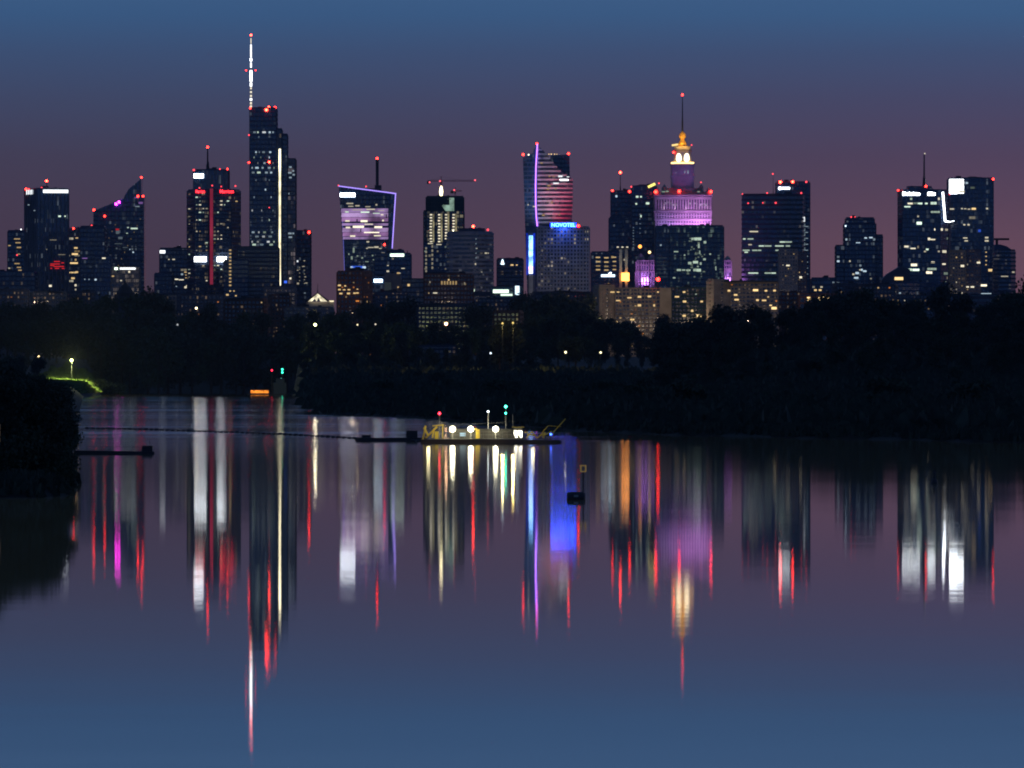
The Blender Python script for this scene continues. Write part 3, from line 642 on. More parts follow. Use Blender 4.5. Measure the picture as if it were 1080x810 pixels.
for i, z in enumerate(zr):
    if i % 2: continue
    xl, xr = sail(z)
    if xr - xl < 1: continue
    c0 = len(gb.v)
    for j in range(nc + 1):
        x = xl + (xr - xl) * j / nc; y = cy(x, xl, W)
        gb.v += [(x, y - .45, z - .75), (x, y - .45, z + .75), (x, y + .1, z + .75), (x, y + .1, z - .75)]
    for j in range(nc):
        for q in range(4): a = c0 + j * 4 + q; a2 = c0 + j * 4 + (q + 1) % 4; gb.f.append((a, a + 4, a2 + 4, a2))
gb.build('balcony_band', plain('white_balcony', (.42, .42, .45), .6), b.root, fix=False)
MB().slab([(b.X(567), b.Z(320)), (b.X(567), b.Z(158)), (b.X(578), b.Z(166)), (b.X(590), b.Z(180)), (b.X(601.6), b.Z(189)), (b.X(600), b.Z(320))], 8.6, 15.5).build('rear_wall', concd, b.root)
g = MB(); pv = None
for yy, xx in ((152, 566.8), (160, 566.2), (175, 565.3), (195, 564.9), (215, 565), (228, 565.6), (238.5, 566.6)):
    q = (b.X(xx), .2, b.Z(yy))
    if pv: g.bar(pv, q, .95)
    pv = q
g.build('violet_line', glow('violet_line', (.42, .16, 1), 3.4), b.root)
b.lamp(566.2, 151.4, r=1.2); b.lamp(551.8, 163, y=0, r=1.1); b.lamp(557.5, 163.2, y=0, mat=wmat('neutral', 3), r=.9); b.lamp(599.8, 161.4, y=16, r=1.2)
for a in (579, 581.5, 585, 587.5): b.lamp(a, 162, y=15, mat=wmat('warm', 1.6), r=.6)
b.wins([(591, 186, 5, 2), (599, 186.6, 3, 1)], 'white', 5, y=-1.5); b.wins([(595, 189.8, 10, 1.8)], 'white', 6, y=-1); b.wins([(586.5, 193.4, 6.5, 1.6)], 'white', 4, y=-3)
b.wins([(579.5, 186, 2, 1.6), (584, 186, 2, 1), (579, 196, 4, 1.5), (578, 199.5, 3, 1.6), (586, 199, 2, 2), (582, 213.5, 2, 2), (577.5, 213, 1, 1), (573, 227, 3, 2), (571, 172, 3, 1.4), (590, 226.5, 1.5, 1.5)], 'warm', .9, y=-3)
b.wins([(563.4, 217.8, 3, 1.4), (557, 216, 1.2, 1.4)], 'neutral', 1.6, y=.4)
def spot(name, loc, target, power, col, size, blend=.8, rad=3):
    l = bpy.data.lights.new(name, 'SPOT'); l.energy = power; l.color = col; l.spot_size = R(size); l.spot_blend = blend; l.shadow_soft_size = rad
    o = bpy.data.objects.new(name, l); C.objects.link(o); o.location = loc
    o.rotation_euler = (Vector(target) - Vector(loc)).to_track_quat('-Z', 'Y').to_euler(); return o
def wp(px, py, D, dy=0): return (px2x(px, D), D + dy, py2z(py, D))
spot('red_floodlight', wp(606, 262, 5950, -60), wp(590, 208, 5950), 2.7e5, (1, .03, .08), 38, 1)
spot('white_floodlight', wp(566, 262, 5950, -55), wp(572, 200, 5950), 1.5e5, (.75, .78, 1), 50, 1)

b = Bld('hotel_block', 'broad gridded hotel slab with a glowing blue roof sign', 'hotel', 594, 5700)
b.rect(566.5, 622, 240, facade('room_glass', (.02, .03, .05), 3.15, 2.6, .30, (1, .85, .6), .9, seed=16), plain('hotel_grid_panel', (.42, .43, .46), .8), dep=18, fh=3.15, bay=2.65, sp=1.35, mul=1.15, out=.3)
bs = [('neutral', 575, 248), ('neutral', 581, 258)]
for i in range(95):
    a = 571 + 3.36 * rnd.randrange(15); c_ = 246 + 4.0 * rnd.randrange(15)
    if rnd.random() < .35 and c_ < 262: continue
    b.win(a, c_, 1.5, 1.6, rnd.choice(('warm', 'neutral', 'neutral')), rnd.choice((.5, .9, 1.6, 3)), y=-.1)
b.box('roof_box', concd, 572, 581, 4, 14, 237, 240); b.box('sign_frame', navy_sp, 580, 608, -.2, 1, 234.6, 239.6)
b.box('sign_glow_panel', glow('blue_panel', (.003, .022, 1), 16), 580.6, 607.6, -.5, -.25, 235, 239.6)
text_part('sign_lettering', 'NOVOTEL', glow('sign_ice', (.10, .34, 1), 7), b.root, b.X(581.6), b.X(606.8), b.Z(239.2), b.Z(235.2), -.3)
spot('sign_spill', wp(594, 236, 5700, -5), wp(594, 246, 5700, 0), 1.2e4, (.03, .12, 1), 150, 1, 4); spot('column_spill', wp(560, 266, 5700, -9), wp(568, 268, 5700, 0), .9e4, (.03, .12, 1), 120, 1, 4); b.lamp(610, 238, y=0, r=1.4); b.mast(610, 238.5, 241, .4, 1)
b = Bld('stair_tower', 'slender pale stair tower with a blazing blue light column, left of the gridded hotel', 'tower', 560, 5685)
b.rect(556.8, 564.8, 244, plain('blue_grey_wall', (.10, .12, .20), .8), plain('blue_grey_wall', (.10, .12, .20), .8), dep=16, sp=0, mul=0)
b.box('pale_shaft', plain('pale_shaft_panel', (.45, .48, .5), .7), 557.8, 562, -.7, -.02, 290, 312)
for i, (ya, yb_, c_) in enumerate(((248.5, 263.5, (.22, .5, 1)), (264, 281, (.20, .42, 1)), (281.2, 285, (.75, .42, .75)), (285.2, 288.5, (.55, .62, 1)))):
    MB().box(b.X(557.8), b.X(562), -1.2, -.72, b.Z(yb_), b.Z(ya)).build('light_panel', glow('column_%d' % i, c_, 3.6, .2), b.root)
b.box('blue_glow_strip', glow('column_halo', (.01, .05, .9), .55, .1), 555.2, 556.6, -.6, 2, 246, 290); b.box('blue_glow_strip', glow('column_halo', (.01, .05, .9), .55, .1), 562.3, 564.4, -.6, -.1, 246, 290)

# ---- palace group
b = Bld('office_block', 'dark block with rows of warm windows and a white sign, right of the gridded hotel', 'office block', 638, 5800)
b.rect(623.5, 656, 266.5, G_navy, navy_sp, dep=22, lit=.03, pal=('warm',))
for yy in (271.5, 276, 280.5, 284.5): b.wins([(631 + rnd.uniform(-1, 1), yy, 5, 1.5), (639.5, yy + .4, 5, 1.5), (648, yy - .2, 4, 1.3)], 'warm', rnd.choice((.8, 1.5)))
b.sign(634, 648.5, 289.6, 292, 'cool', 3)
b.slab('sign_swoosh', wmat('cool', 6), [(641, 289.4), (643.5, 287.3), (645, 287.3), (644, 289.4)], -.9, -.5)
b = Bld('office_tower', 'slim dark twin-step tower with a lamp-tipped antenna, left of the palace', 'skyscraper', 655, 6150)
b.rect(644.5, 667, 202, G_navy, navy_sp, dep=26, front=2, lit=.012, pal=('cool',)); b.rect(642.5, 667.5, 230, G_navy, blue_sp, dep=30, front=-1, lit=.015, pal=('cool', 'neutral'))
b.mast(654.5, 183, 202, .7, 12); b.lamp(654.5, 181.5, y=12, r=1.5, mat=REDB); b.lamp(646, 201, y=2, r=1.3); b.lamp(664, 202, y=2, r=1.2)
b = Bld('office_tower', 'blunt dark glass tower with blue-white office lights, directly left of the palace', 'skyscraper', 680, 6050)
b.rect(666, 693, 197, G_navy, navy_sp, dep=26, lit=.04, pal=('cool', 'neutral'), run=2); b.box('plant_room', navy_sp, 674, 692, 4, 20, 194.4, 197)
MB().bar((b.X(683.5), 1, b.Z(197.4)), (b.X(691), 1, b.Z(193.8)), 2.2).build('yellow_roof_light', glow('yellow_roof', (1, .86, .2), 1.6), b.root)
b.wins([(672, 207.5, 3, 2.4), (676, 207.5, 2, 2), (683, 214.5, 4, 2.6), (671, 215, 2, 2), (676, 228, 1.5, 3)], 'green', 2.2); b.lamp(665.8, 197, y=-1, mat=REDD)
b.wins([(668, 240 + i * 3, 1, 1) for i in range(8)] + [(675, 226 + i * 5, 1, 1) for i in range(5)], 'cool', .6)

b = Bld('palace_tower', 'stepped stone palace tower lit purple, with glowing clock faces, golden lantern and tall spire', 'palace', 720.5, 6000)
x0 = b.pxc; k = b.k
def psq(name, hw, y0, y1, mat, dep=None, cut=0, front=None, parent=None):
    h = hw * k; dd = (dep if dep else h); cyy = 25
    ft = [(-h, cyy - dd), (h, cyy - dd), (h, cyy + dd), (-h, cyy + dd)] if not cut else [(-h + cut, cyy - dd), (h - cut, cyy - dd), (h, cyy - dd + cut), (h, cyy + dd - cut), (h - cut, cyy + dd), (-h + cut, cyy + dd), (-h, cyy + dd - cut), (-h, cyy - dd + cut)]
    return MB().prism(ft, 0 if y1 is None else b.Z(y1), b.Z(y0)).build(name, mat, parent or b.root)
psq('main_shaft', 29.4, 208, None, stone); f0 = 25 - 29.4 * k
g = MB()
for yy, pr_ in ((205.6, 1.5), (207.6, .9), (222.2, 1.0), (223.6, .7), (231.2, .9)):
    hh = 29.4 * k + pr_; g.prism([(-hh, 25 - hh), (hh, 25 - hh), (hh, 25 + hh), (-hh, 25 + hh)], b.Z(yy + 1.3), b.Z(yy))
g.build('cornice', stone, b.root)
g = MB()
for i in range(21):                                  # pilasters and attic crenels
    xx = (-28.6 + i * 2.86) * k; g.box(xx - .62, xx + .62, f0 - .7, f0, b.Z(244), b.Z(208.9)) ; g.box(xx - .5, xx + .5, f0 - .8, f0 + .6, b.Z(205.6), b.Z(203.6))
for i in range(21):
    yy_ = 25 + (-28.6 + i * 2.86) * k
    for sx_ in (-1, 1): xx = sx_ * 29.4 * k; g.box(min(xx, xx + sx_ * .7), max(xx, xx + sx_ * .7), yy_ - .45, yy_ + .45, b.Z(232), b.Z(208.9))
g.build('pilaster', stone, b.root)
pw = plain('palace_window', (.03, .03, .05), .3)
for ya, yb_ in ((225, 226.9), (227.9, 229.8), (233.2, 235), (236.7, 238.5), (240, 242), (210.5, 221)):
    MB().box(-28.4 * k, 28.4 * k, f0 - .08, f0 - .02, b.Z(yb_), b.Z(ya)).build('window_band', pw, b.root)
for i in range(20):
    if rnd.random() < .6: xx = (-27.2 + i * 2.86); b.win(x0 + xx, rnd.choice((213.5, 214.5, 216)), 1.0, rnd.choice((2, 3)), 'white', rnd.choice((.5, .9)), y=f0 - .2)
psq('shoulder', 23, 201.5, 205.6, stone, cut=2); psq('shoulder', 19, 198, 201.5, stone, cut=2)
for sx_ in (-1, 1):
    for sy_ in (-1, 1):
        MB().lathe([(2.2, b.Z(206)), (2.2, b.Z(201.5)), (1.2, b.Z(200)), (.2, b.Z(197.5))], 8, (sx_ * 27 * k, 25 + sy_ * 27 * k)).build('corner_turret', stone, b.root)
        MB().lathe([(1.8, b.Z(201.5)), (1.8, b.Z(197)), (1.0, b.Z(195.5)), (.2, b.Z(194))], 8, (sx_ * 19.5 * k, 25 + sy_ * 19.5 * k)).build('corner_turret', stone, b.root)
psq('upper_shaft', 12, 172.5, 199, stone, cut=1.5); fu = 25 - 12 * k
g = MB()
for i in range(8): xx = (-11 + i * 3.14) * k; g.box(xx - .4, xx + .4, fu - .6, fu, b.Z(198), b.Z(185)); g.box(xx - .3, xx + .3, fu - .5, fu, b.Z(182.5), b.Z(174))
for yy in (184.6, 172.2): hh = 12 * k + .7; g.prism([(-hh, 25 - hh), (hh, 25 - hh), (hh, 25 + hh), (-hh, 25 + hh)], b.Z(yy + 1.6), b.Z(yy))
g.build('pilaster', stone, b.root)
b.wins([(722.5, 180.8, 1.2, 3.4), (726, 180.8, 1.2, 3.8), (713, 181.5, .8, 2)], 'cool', 1.0, y=fu - .3)
psq('clock_stage', 9, 158.5, 172.2, stone, cut=1.5); fc = 25 - 9 * k
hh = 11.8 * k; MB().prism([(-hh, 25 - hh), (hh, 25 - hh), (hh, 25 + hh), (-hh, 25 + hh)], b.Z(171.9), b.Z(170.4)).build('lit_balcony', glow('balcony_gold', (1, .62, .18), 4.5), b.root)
for cx_ in (-4.1, 4.3):
    g = MB(); pts = [(cx_ * k + 3.1 * k * math.cos(t) * (1 if math.sin(t) < 0 else .86), b.Z(165.6) + 4.6 * k * math.sin(t)) for t in [i * math.pi / 10 for i in range(20)]]
    g.slab(pts, fc - .7, fc - .2); g.build('clock_face', glow('clock_white', (1, .86, .55), 3.6), b.root)
psq('stage_top', 9.6, 156.8, 158.5, plain('stage_shadow', (.2, .17, .16), .9), cut=1.5); psq('attic', 8.2, 153.8, 156.8, stone, cut=1.5)
GD = plain('gilded_bronze', (.85, .45, .06), .5, .0)
g = MB().lathe([(9 * k, b.Z(154)), (9 * k, b.Z(153.3)), (4.2 * k, b.Z(152.8)), (4.6 * k, b.Z(150.4)), (3.0 * k, b.Z(147.6)), (2.2 * k, b.Z(146)), (3.3 * k, b.Z(144.4)), (3.8 * k, b.Z(142.4)), (3.2 * k, b.Z(140.2)), (1.5 * k, b.Z(138.2)), (.5 * k, b.Z(137))], 12, (0, 25)); g.build('gilded_lantern', GD, b.root)
MB().lathe([(1.0 * k, b.Z(138)), (.9 * k, b.Z(128)), (.62 * k, b.Z(122)), (.5 * k, b.Z(108)), (.22 * k, b.Z(99))], 8, (0, 25)).build('spire', steel, b.root)
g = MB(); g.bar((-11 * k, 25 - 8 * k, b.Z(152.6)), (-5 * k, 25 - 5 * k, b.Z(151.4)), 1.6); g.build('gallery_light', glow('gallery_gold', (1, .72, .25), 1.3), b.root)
b.lamp(720.5, 98.8, y=25, r=1.3); b.lamp(711, 160, y=fc - 1, r=1.3); b.lamp(730, 152.2, y=fc, r=.7, mat=REDD)
for q in ((691.5, 202.4), (716.3, 201.8), (749.7, 202.2)): b.lamp(*q, y=f0 - 1.5, r=1.6)
for q in ((695.5, 192.6), (740, 191.6)): b.lamp(*q, y=20, r=.9, mat=REDD)
b.wins([(700, 202, 4, 1.2), (704, 201.6, 3, 1.6), (737, 202, 3, 1.2)], 'green', .8, y=f0 + 5)
palace = b
# its low wings
b = Bld('palace_wing', 'low purple lit palace wing with domed turret, left of the dark glass block', 'palace wing', 680, 5950)
b.rect(671, 692, 276, G_dark, stone, dep=22, fh=5, bay=2.2, sp=1, mul=.9, out=.5); b.rect(670, 693, 287, G_dark, stone, dep=26, front=-3, fh=5, bay=2.4, sp=.8, mul=1)
MB().lathe([(3.4, b.Z(276.2)), (3.4, b.Z(271.5)), (2.2, b.Z(269.6)), (.3, b.Z(267))], 10, (b.X(676), 9)).build('corner_turret', stone, b.root)
MB().lathe([(3.4, b.Z(276.2)), (3.4, b.Z(272)), (2.2, b.Z(270)), (.3, b.Z(268))], 10, (b.X(688), 9)).build('corner_turret', stone, b.root)
b = Bld('palace_wing', 'narrow purple lit palace pavilion peeking out right of the dark glass block', 'palace wing', 767, 5950)
b.rect(763.8, 771.4, 276, G_dark, stone, dep=16, fh=5, bay=2.2, sp=1, mul=.7, out=.5); b.box('ledge', stone, 763, 772, -.9, 15, 283, 284.4)
MB().lathe([(2.6, b.Z(276.2)), (2.6, b.Z(272.5)), (1.4, b.Z(271)), (.3, b.Z(269.6))], 10, (b.X(767.6), 8)).build('corner_turret', stone, b.root)
PU = (.60, .22, 1)
for a in (696, 706, 716, 726, 736, 746): spot('purple_floodlight', wp(a, 252, 6000, f0 - 10), wp(a, 212, 6000, f0), 1.35e4 + 1.2e3 * (a - 696), (.66, .26, 1) if a > 710 else (.42, .26, 1), 95, 1)
for a in (700, 712, 724, 736, 745): spot('cornice_light', wp(a, 222.5, 6000, f0 - 2.2), wp(a, 208, 6000, f0), 1.3e3, (.9, .62, 1), 90, 1, 1)
spot('violet_floodlight', wp(712, 204, 6000, -16), wp(718, 178, 6000, 15), .8e4, (.30, .18, 1), 60, 1, 1)
spot('violet_floodlight', wp(731, 204, 6000, -16), wp(724, 180, 6000, 15), 1.1e4, (.32, .2, 1), 60, 1, 1)
spot('gold_floodlight', wp(714, 160, 6000, -6), wp(720, 146, 6000, 22), 3.6e4, (1, .62, .16), 50, 1, 1)
spot('gold_floodlight', wp(728, 160, 6000, -6), wp(721, 146, 6000, 22), 3.6e4, (1, .62, .16), 50, 1, 1)
spot('purple_floodlight', wp(681, 296, 5950, -30), wp(681, 280, 5950, 0), .45e5, PU, 90, 1)
spot('purple_floodlight', wp(769, 296, 5950, -26), wp(768, 280, 5950, 0), .4e5, PU, 70, 1)

b = Bld('glass_block', 'wide dark teal glass block with green-white office lights standing before the purple palace', 'office block', 727, 5800)
b.rect(691.5, 706, 239.5, G_blue, blue_sp, dep=26, front=2, fh=3.9, bay=3, lit=.03, pal=('cool',), sp=.8); b.rect(706, 763.5, 238.8, G_teal, navy_sp, dep=30, lit=0, fh=3.9, bay=2.9, sp=.8, mul=.2)
b.wins([(731, 252, 4, 3), (736, 252, 8, 3.4), (743.5, 255.5, 3, 3), (737, 259, 2, 6), (738, 266, 1, 4), (722, 269, 1.5, 1.5), (713, 265.4, 5, 1.4), (727.5, 277.5, 4, 3), (733.5, 276.5, 6, 3), (739, 278, 2, 3), (743, 273.5, 3, 2.4), (749, 268, 2, 1.6),
        (716, 284.8, 5, 2.4), (721, 284.8, 4, 1.6), (726, 285, 5, 2), (733, 284.8, 4, 3), (737, 285, 5, 3.4), (736, 281, 2, 1), (711, 293, 3, 1.6), (755, 283, 1, 5)], 'green', 1.1)
b.wins([(731 + rnd.uniform(-6, 12), 248 + rnd.random() * 46, rnd.choice((1.4, 2, 3)), 1.6) for i in range(30)], 'green', .35)
b.wins([(698, 272 + 4 * i, 12, .5) for i in range(6)], 'cool', .15, y=1.5)
b = Bld('twin_pylon', 'pair of pale lit pylons above a glowing orange-red box sign', 'pylon', 657, 5500)
for a in (654.6, 660.6): MB().box(b.X(a) - 1.1, b.X(a) + 1.1, 0, 2, 0, b.Z(261)).build('pylon', plain('pale_shaft_panel', (.45, .48, .5), .7), b.root)
for a in (651, 656, 661): b.win(a + .5, 260.6, 2.4, 1.4, 'neutral', 2)
b.box('crossbar', concd, 650.5, 664, -.2, 2.2, 261.4, 263); b.sign(655.6, 663.6, 287.8, 296.4, 'orange', 6, y=-2.4, name='box_sign', th=2)
spot('pylon_floodlight', wp(657, 292, 5500, -14), wp(657, 270, 5500, 0), .5e4, (1, .8, .45), 70, 1)
for i, (a, c_) in enumerate(((675, 260), (685, 266))):
    r_ = empty('rooftop_lamp', wp(a, 299, 5600), 'yellow lamp on a tall pole between the pylons and the purple palace wing' if i else 'orange lamp on a tall pole beside the lit pylons', 'lamp')
    hh = (299 - c_) * 5600 / F; MB().lathe([(.35, -4), (.18, hh)], 6).build('pole', steel, r_); MB().sphere((0, 0, hh), 1.5 - .3 * i).build('lantern', wmat('orange' if not i else 'warm', 3), r_)
# apartment slabs in front
b = Bld('apartment_block', 'long beige apartment slab with scattered yellow windows, below the palace', 'apartment block', 670, 4950)
b.rect(626, 648.5, 302, G_home, beige, dep=16, fh=2.9, bay=4.2, sp=1.5, mul=2.4, side=6, lit=.02, pal=('warm',)); b.rect(648.5, 700, 305, G_home, beige, dep=14, front=3, fh=2.9, bay=2.8, sp=1.2, mul=.7, lit=.10, pal=('warm', 'orange', 'warm'), strs=(.6, 1.2, 2.2))
b.box('roof_box', concd, 656, 690, 6, 12, 303, 305); b.lamp(694, 294.6, y=0, r=1.5); b.mast(694, 295, 303, .4, 1)
b.box('stair_tower', beige, 696, 708, -1, 14, 303.5)
b.wins([(664, 314, 5, 1.6), (674.5, 313, 4, 2.2), (674.4, 322, 4, 2.6), (685, 312.6, 4, 2), (690, 322, 2, 2.6), (646, 308, 5, 1.4), (652, 317, 5, 1.3), (652, 308, 3, 1.2), (694, 308, 2, 1.6), (667, 337, 5, 2)], 'warm', 2.2, y=2.5)
b = Bld('apartment_block', 'dark green netted apartment slab with yellow windows, between two beige slabs', 'apartment block', 726, 4980)
b.rect(708, 748, 304.5, G_home, plain('green_grey_render', (.07, .12, .09), .9), dep=14, fh=2.9, bay=2.8, sp=1.2, mul=.7, lit=.06, pal=('warm', 'warm', 'green'), strs=(.5, 1, 2))
b.wins([(714, 313, 5, 1.8), (721.5, 308, 3, 2), (722, 318, 4, 2.4), (740, 318, 3, 2), (721.6, 333, 4, 2.4), (730, 328, 3, 2), (737, 333, 6, 3), (745, 340, 5, 2)], 'warm', 2.4)
b = Bld('apartment_block', 'second beige apartment slab with yellow windows, right of the dark glass block', 'apartment block', 785, 4900)
b.rect(746, 770, 296, G_home, beige, dep=16, fh=2.9, bay=4.4, sp=1.5, mul=2.6, side=7); b.rect(770, 821, 297.5, G_home, beige, dep=14, front=3, fh=2.9, bay=3, sp=1.3, mul=.7, lit=.06, pal=('warm', 'orange'), strs=(.5, 1, 2))
b.box('roof_slab', roofm, 764, 820, -.5, 17, 296.4, 297.4); b.box('roof_box', concd, 750, 756, 5, 10, 293.5, 296)
b.wins([(769, 306.5, 3, 2), (797, 306, 6, 2.4), (808, 306.6, 3, 1.8), (817, 306.4, 3, 2), (776, 311, 4, 2), (777, 316, 5, 2), (799, 316.5, 3, 2), (806, 316.8, 5, 1.6), (816.5, 325, 6, 3), (813, 322, 3, 1.6)], 'warm', 2.6, y=2.5)

# ---- right hand groups
b = Bld('banded_tower', 'wide dark banded tower with two strips of green-lit offices, backed by a taller slab', 'skyscraper', 818, 6000)
b.rect(820.5, 856, 191.4, G_navy, navy_sp, dep=24, front=32, lit=0, bay=3.4)
b.rect(782.5, 850.5, 205.5, G_bank, plain('violet_blue_band', (.055, .06, .09), .6), dep=30, fh=4.2, bay=40, sp=1.9, mul=0, front=0, side=-4)
b.wins([(849 - .2, 232 + 5 * i, 2.4, 3.4) for i in range(12)], 'cool', .55, y=14); b.wins([(852, 238 + 6.3 * i, 4, .8) for i in range(9)], 'cool', .9, y=31.5); b.win(848.6, 231, 2, 6, 'white', 2.5, y=10)
b.mast(816, 183, 206, .35, 12); b.lamp(815.6, 183, y=12, r=.8, mat=REDD)
for q, mt_ in (((824.5, 191), REDB), ((837.5, 190.6), REDB), ((852, 190.8), REDD)): b.lamp(*q, y=31, r=1.5 if mt_ is REDB else 1, mat=mt_)
for q in ((845, 203.6), (809, 203.6), (818, 214), (789, 214.4), (804.5, 214), (783, 204.6)): b.lamp(*q, y=-1.2, r=.85, mat=REDD)
b.sign(825.6, 834.6, 196.4, 198.6, 'white', 6, y=31)
MB().lathe([(1.6 * b.k, 0), (1.6 * b.k, .7)], 12).build('round_sign', wmat('white', 7), b.root).matrix_local = Matrix.Translation((b.X(824), 31, b.Z(197.6))) @ Matrix.Rotation(R(90), 4, 'X')
for yy, xs_ in ((244.2, ((795, 10),)), (252, ((785, 3), (791.5, 7))), (258, ((791, 4),)), (255.2, ((825, 6), (831, 9))), (259.4, ((803, 6), (810, 8), (822, 10), (831, 5))), (264, ((787, 8), (796, 6), (801, 4), (821, 7))), (266, ((787, 4),)), (288, ((791, 4), (796, 8), (810, 8), (816, 5)))):
    for a, w_ in xs_: b.win(a, yy, w_, 1.5, rnd.choice(('green', 'green', 'neutral')), rnd.choice((1.2, 2)), y=-.35)
b = Bld('apartment_tower', 'pale chequered apartment tower in front of the wide banded tower', 'apartment tower', 831, 5450)
b.rect(821.5, 841.5, 264, G_home, plain('pale_render', (.32, .29, .28), .9), dep=15, fh=2.9, bay=2.3, sp=1.4, mul=.9, side=0, lit=.22, pal=('warm', 'neutral'), strs=(.3, .6, 1.2))
b.rect(841.5, 851, 267, G_home, plain('mauve_render', (.13, .11, .14), .9), dep=15, front=3, fh=2.9, bay=2.6, sp=1.4, mul=.9, lit=.14, pal=('warm',), strs=(.6, 1.6))
b.wins([(831, 280, 4, 1.6), (844.5, 292.5, 3, 2.4)], 'neutral', 2.8, y=-.4)
b = Bld('low_hall', 'low hall with a few glowing amber windows at the edge of the dark trees', 'building', 862, 4900)
b.rect(843, 884, 311, G_dark, brick, dep=14, fh=4.5, bay=4, sp=1.4, mul=.8); b.wins([(853, 315.2, 4, 4.6), (864.5, 315, 4, 5), (869, 315, 3.4, 4.6), (873, 314.6, 3, 4)], 'warm', 3.2)
b = Bld('low_block', 'small dark block with white windows, between the banded tower and the stepped office tower', 'building', 869, 5700)
b.rect(856, 881, 294, G_navy, navy_sp, dep=16, lit=.10, pal=('neutral', 'cool'), strs=(.6, 1.4)); b.wins([(860, 306, 3, 2), (865, 306, 3, 2)], 'warm', 2.4)
b = Bld('stepped_tower', 'dark stepped office tower with bluish window specks, standing alone above the trees', 'office tower', 906, 6000)
b.rect(890.8, 924, 236, G_blue, navy_sp, dep=26, front=0, lit=.07, pal=('cool', 'cool', 'neutral'), strs=(.4, .8, 1.6), lo=297)
b.rect(892.5, 922.5, 230.4, G_navy, navy_sp, dep=20, front=3, ybot=236); b.rect(882, 891, 259.5, G_navy, navy_sp, dep=22, front=3, lit=.05, pal=('cool',)); b.rect(924, 931.2, 248.5, G_navy, blue_sp, dep=22, front=3)
b.lamp(891.8, 238.4, y=-1, r=1.1, mat=wmat('cool', 3)); b.lamp(898, 229, y=4, mat=REDD, r=.9); b.lamp(902, 229, y=4, mat=REDD, r=.9)
b.wins([(913, 251, 3, 1.6), (918.5, 250.6, 4, 1.6), (905, 256, 5, 1), (904, 288, 4, 2.6), (903, 293, 5, 2), (909, 284.6, 2, 2.4), (912, 286, 4, 2)], 'cool', 2)

b = Bld('white_sign_tower', 'glass tower with two small white roof signs and a bright zigzag light line', 'skyscraper', 974, 5950)
b.foot([(948, 16), (952, 2), (992, 0), (1000.5, 12), (998, 34), (950, 34)], 201, None, G_navy, navy_sp, fh=3.8, bay=3.0, sp=.7, mul=.15, lit=.045, pal=('green', 'neutral', 'neutral'), run=3, strs=(.6, 1.2, 2.4))
b.foot([(957, 8), (959, 5), (978, 5), (984, 9), (984, 24), (957, 24)], 197.5, 201, G_navy, navy_sp, sp=0, mul=0)
b.mast(975.7, 162, 197.5, 1.5, 14); b.lamp(976.4, 161.4, y=14, r=.8, mat=wmat('neutral', 1.2)); b.lamp(948, 200.4, y=10, r=1.1); b.lamp(976.8, 196.4, y=4, r=1.2)
text_part('sign_lettering', 'Deloitte', wmat('white', 9), b.root, b.X(952), b.X(970.4), b.Z(206.2), b.Z(202.2), 1.2)
b.sign(952.4, 970.2, 202.8, 206, 'white', 1.6, y=.9, name='sign_backing', th=.2); b.sign(978.4, 986.4, 202.6, 206.2, 'white', 8, y=.1)
g = MB(); g.bar((b.X(994.3), -.7, b.Z(202.6)), (b.X(996.8), -.7, b.Z(233.6)), 1.5); g.bar((b.X(996.6), -.7, b.Z(233.4)), (b.X(1001.5), -.7, b.Z(234)), 1.1); g.bar((b.X(1001.5), -.7, b.Z(234)), (b.X(1006.5), -.7, b.Z(233)), .5); g.build('zigzag_light', wmat('white', 6), b.root)
for q in ((960, 214.6, 6, 2), (968.6, 214.6, 1.5, 1.5), (971, 214.6, 4, 2), (977, 214.6, 3, 2), (983.5, 214.6, 4, 2.2), (957, 218, 7, 1.6), (969.5, 235.4, 6, 3.4), (989, 242, 8, 2.4), (993, 242, 3, 3), (956, 260, 5, 2), (963, 262, 6, 1.4), (978, 263, 3, 2), (980, 252, 3, 3), (985, 252.6, 9, 1.4), (964, 279.4, 7, 3), (966, 284.6, 8, 2.6), (952, 284.4, 5, 1.6), (960, 284.4, 4, 2.6), (984, 276.6, 4, 2), (980, 287.4, 7, 3), (995.6, 278.5, 4, 1.8)): b.win(*q, rnd.choice(('neutral', 'green')), 2.6, y=.4)
b = Bld('glass_hall', 'low sloping glass hall at the foot of the tower with the zigzag light', 'hall', 945, 5800)
b.slab('roof_hull', plain('hall_roof', (.04, .06, .10), .4), [(930, 320), (930, 295), (936, 289), (949, 281), (960, 284), (960, 320)], 0, 30); b.wins([(948, 293.8, 10, 3.6)], 'warm', 2.4); b.wins([(928, 302, 7, 2)], 'warm', 2.2)
b.rect(931, 1002, 299, G_navy, blue_sp, dep=24, front=-6, lit=.03, pal=('cool', 'warm'))
b = Bld('white_screen_tower', 'dark tower with a large square white screen on its top left corner', 'skyscraper', 1025, 6000)
b.foot([(1001.2, 6), (1003, 2), (1047.8, 0), (1047.8, 30), (1001.2, 32)], 188.5, None, G_navy, navy_sp, fh=3.8, bay=3.0, sp=.7, mul=.15, lit=.03, pal=('neutral', 'warm', 'cool'), run=2, strs=(.5, 1, 1.8), lo=262)
b.sign(1001.4, 1017, 189, 204.4, 'white', 7, y=1.4, name='square_screen', th=.6); b.box('roof_box', steel, 1021, 1036, 6, 20, 186.5, 188.5)
for a, c_ in ((1022, 185.6), (1024, 184.8), (1034, 186)): b.mast(a, c_, 187, .5, 8)
b.lamp(1047.4, 189, y=-.6, r=1.4); b.lamp(1001.6, 204.8, y=1, r=.8, mat=REDD); b.lamp(1035, 203, y=-.6, r=.01, mat=REDD)
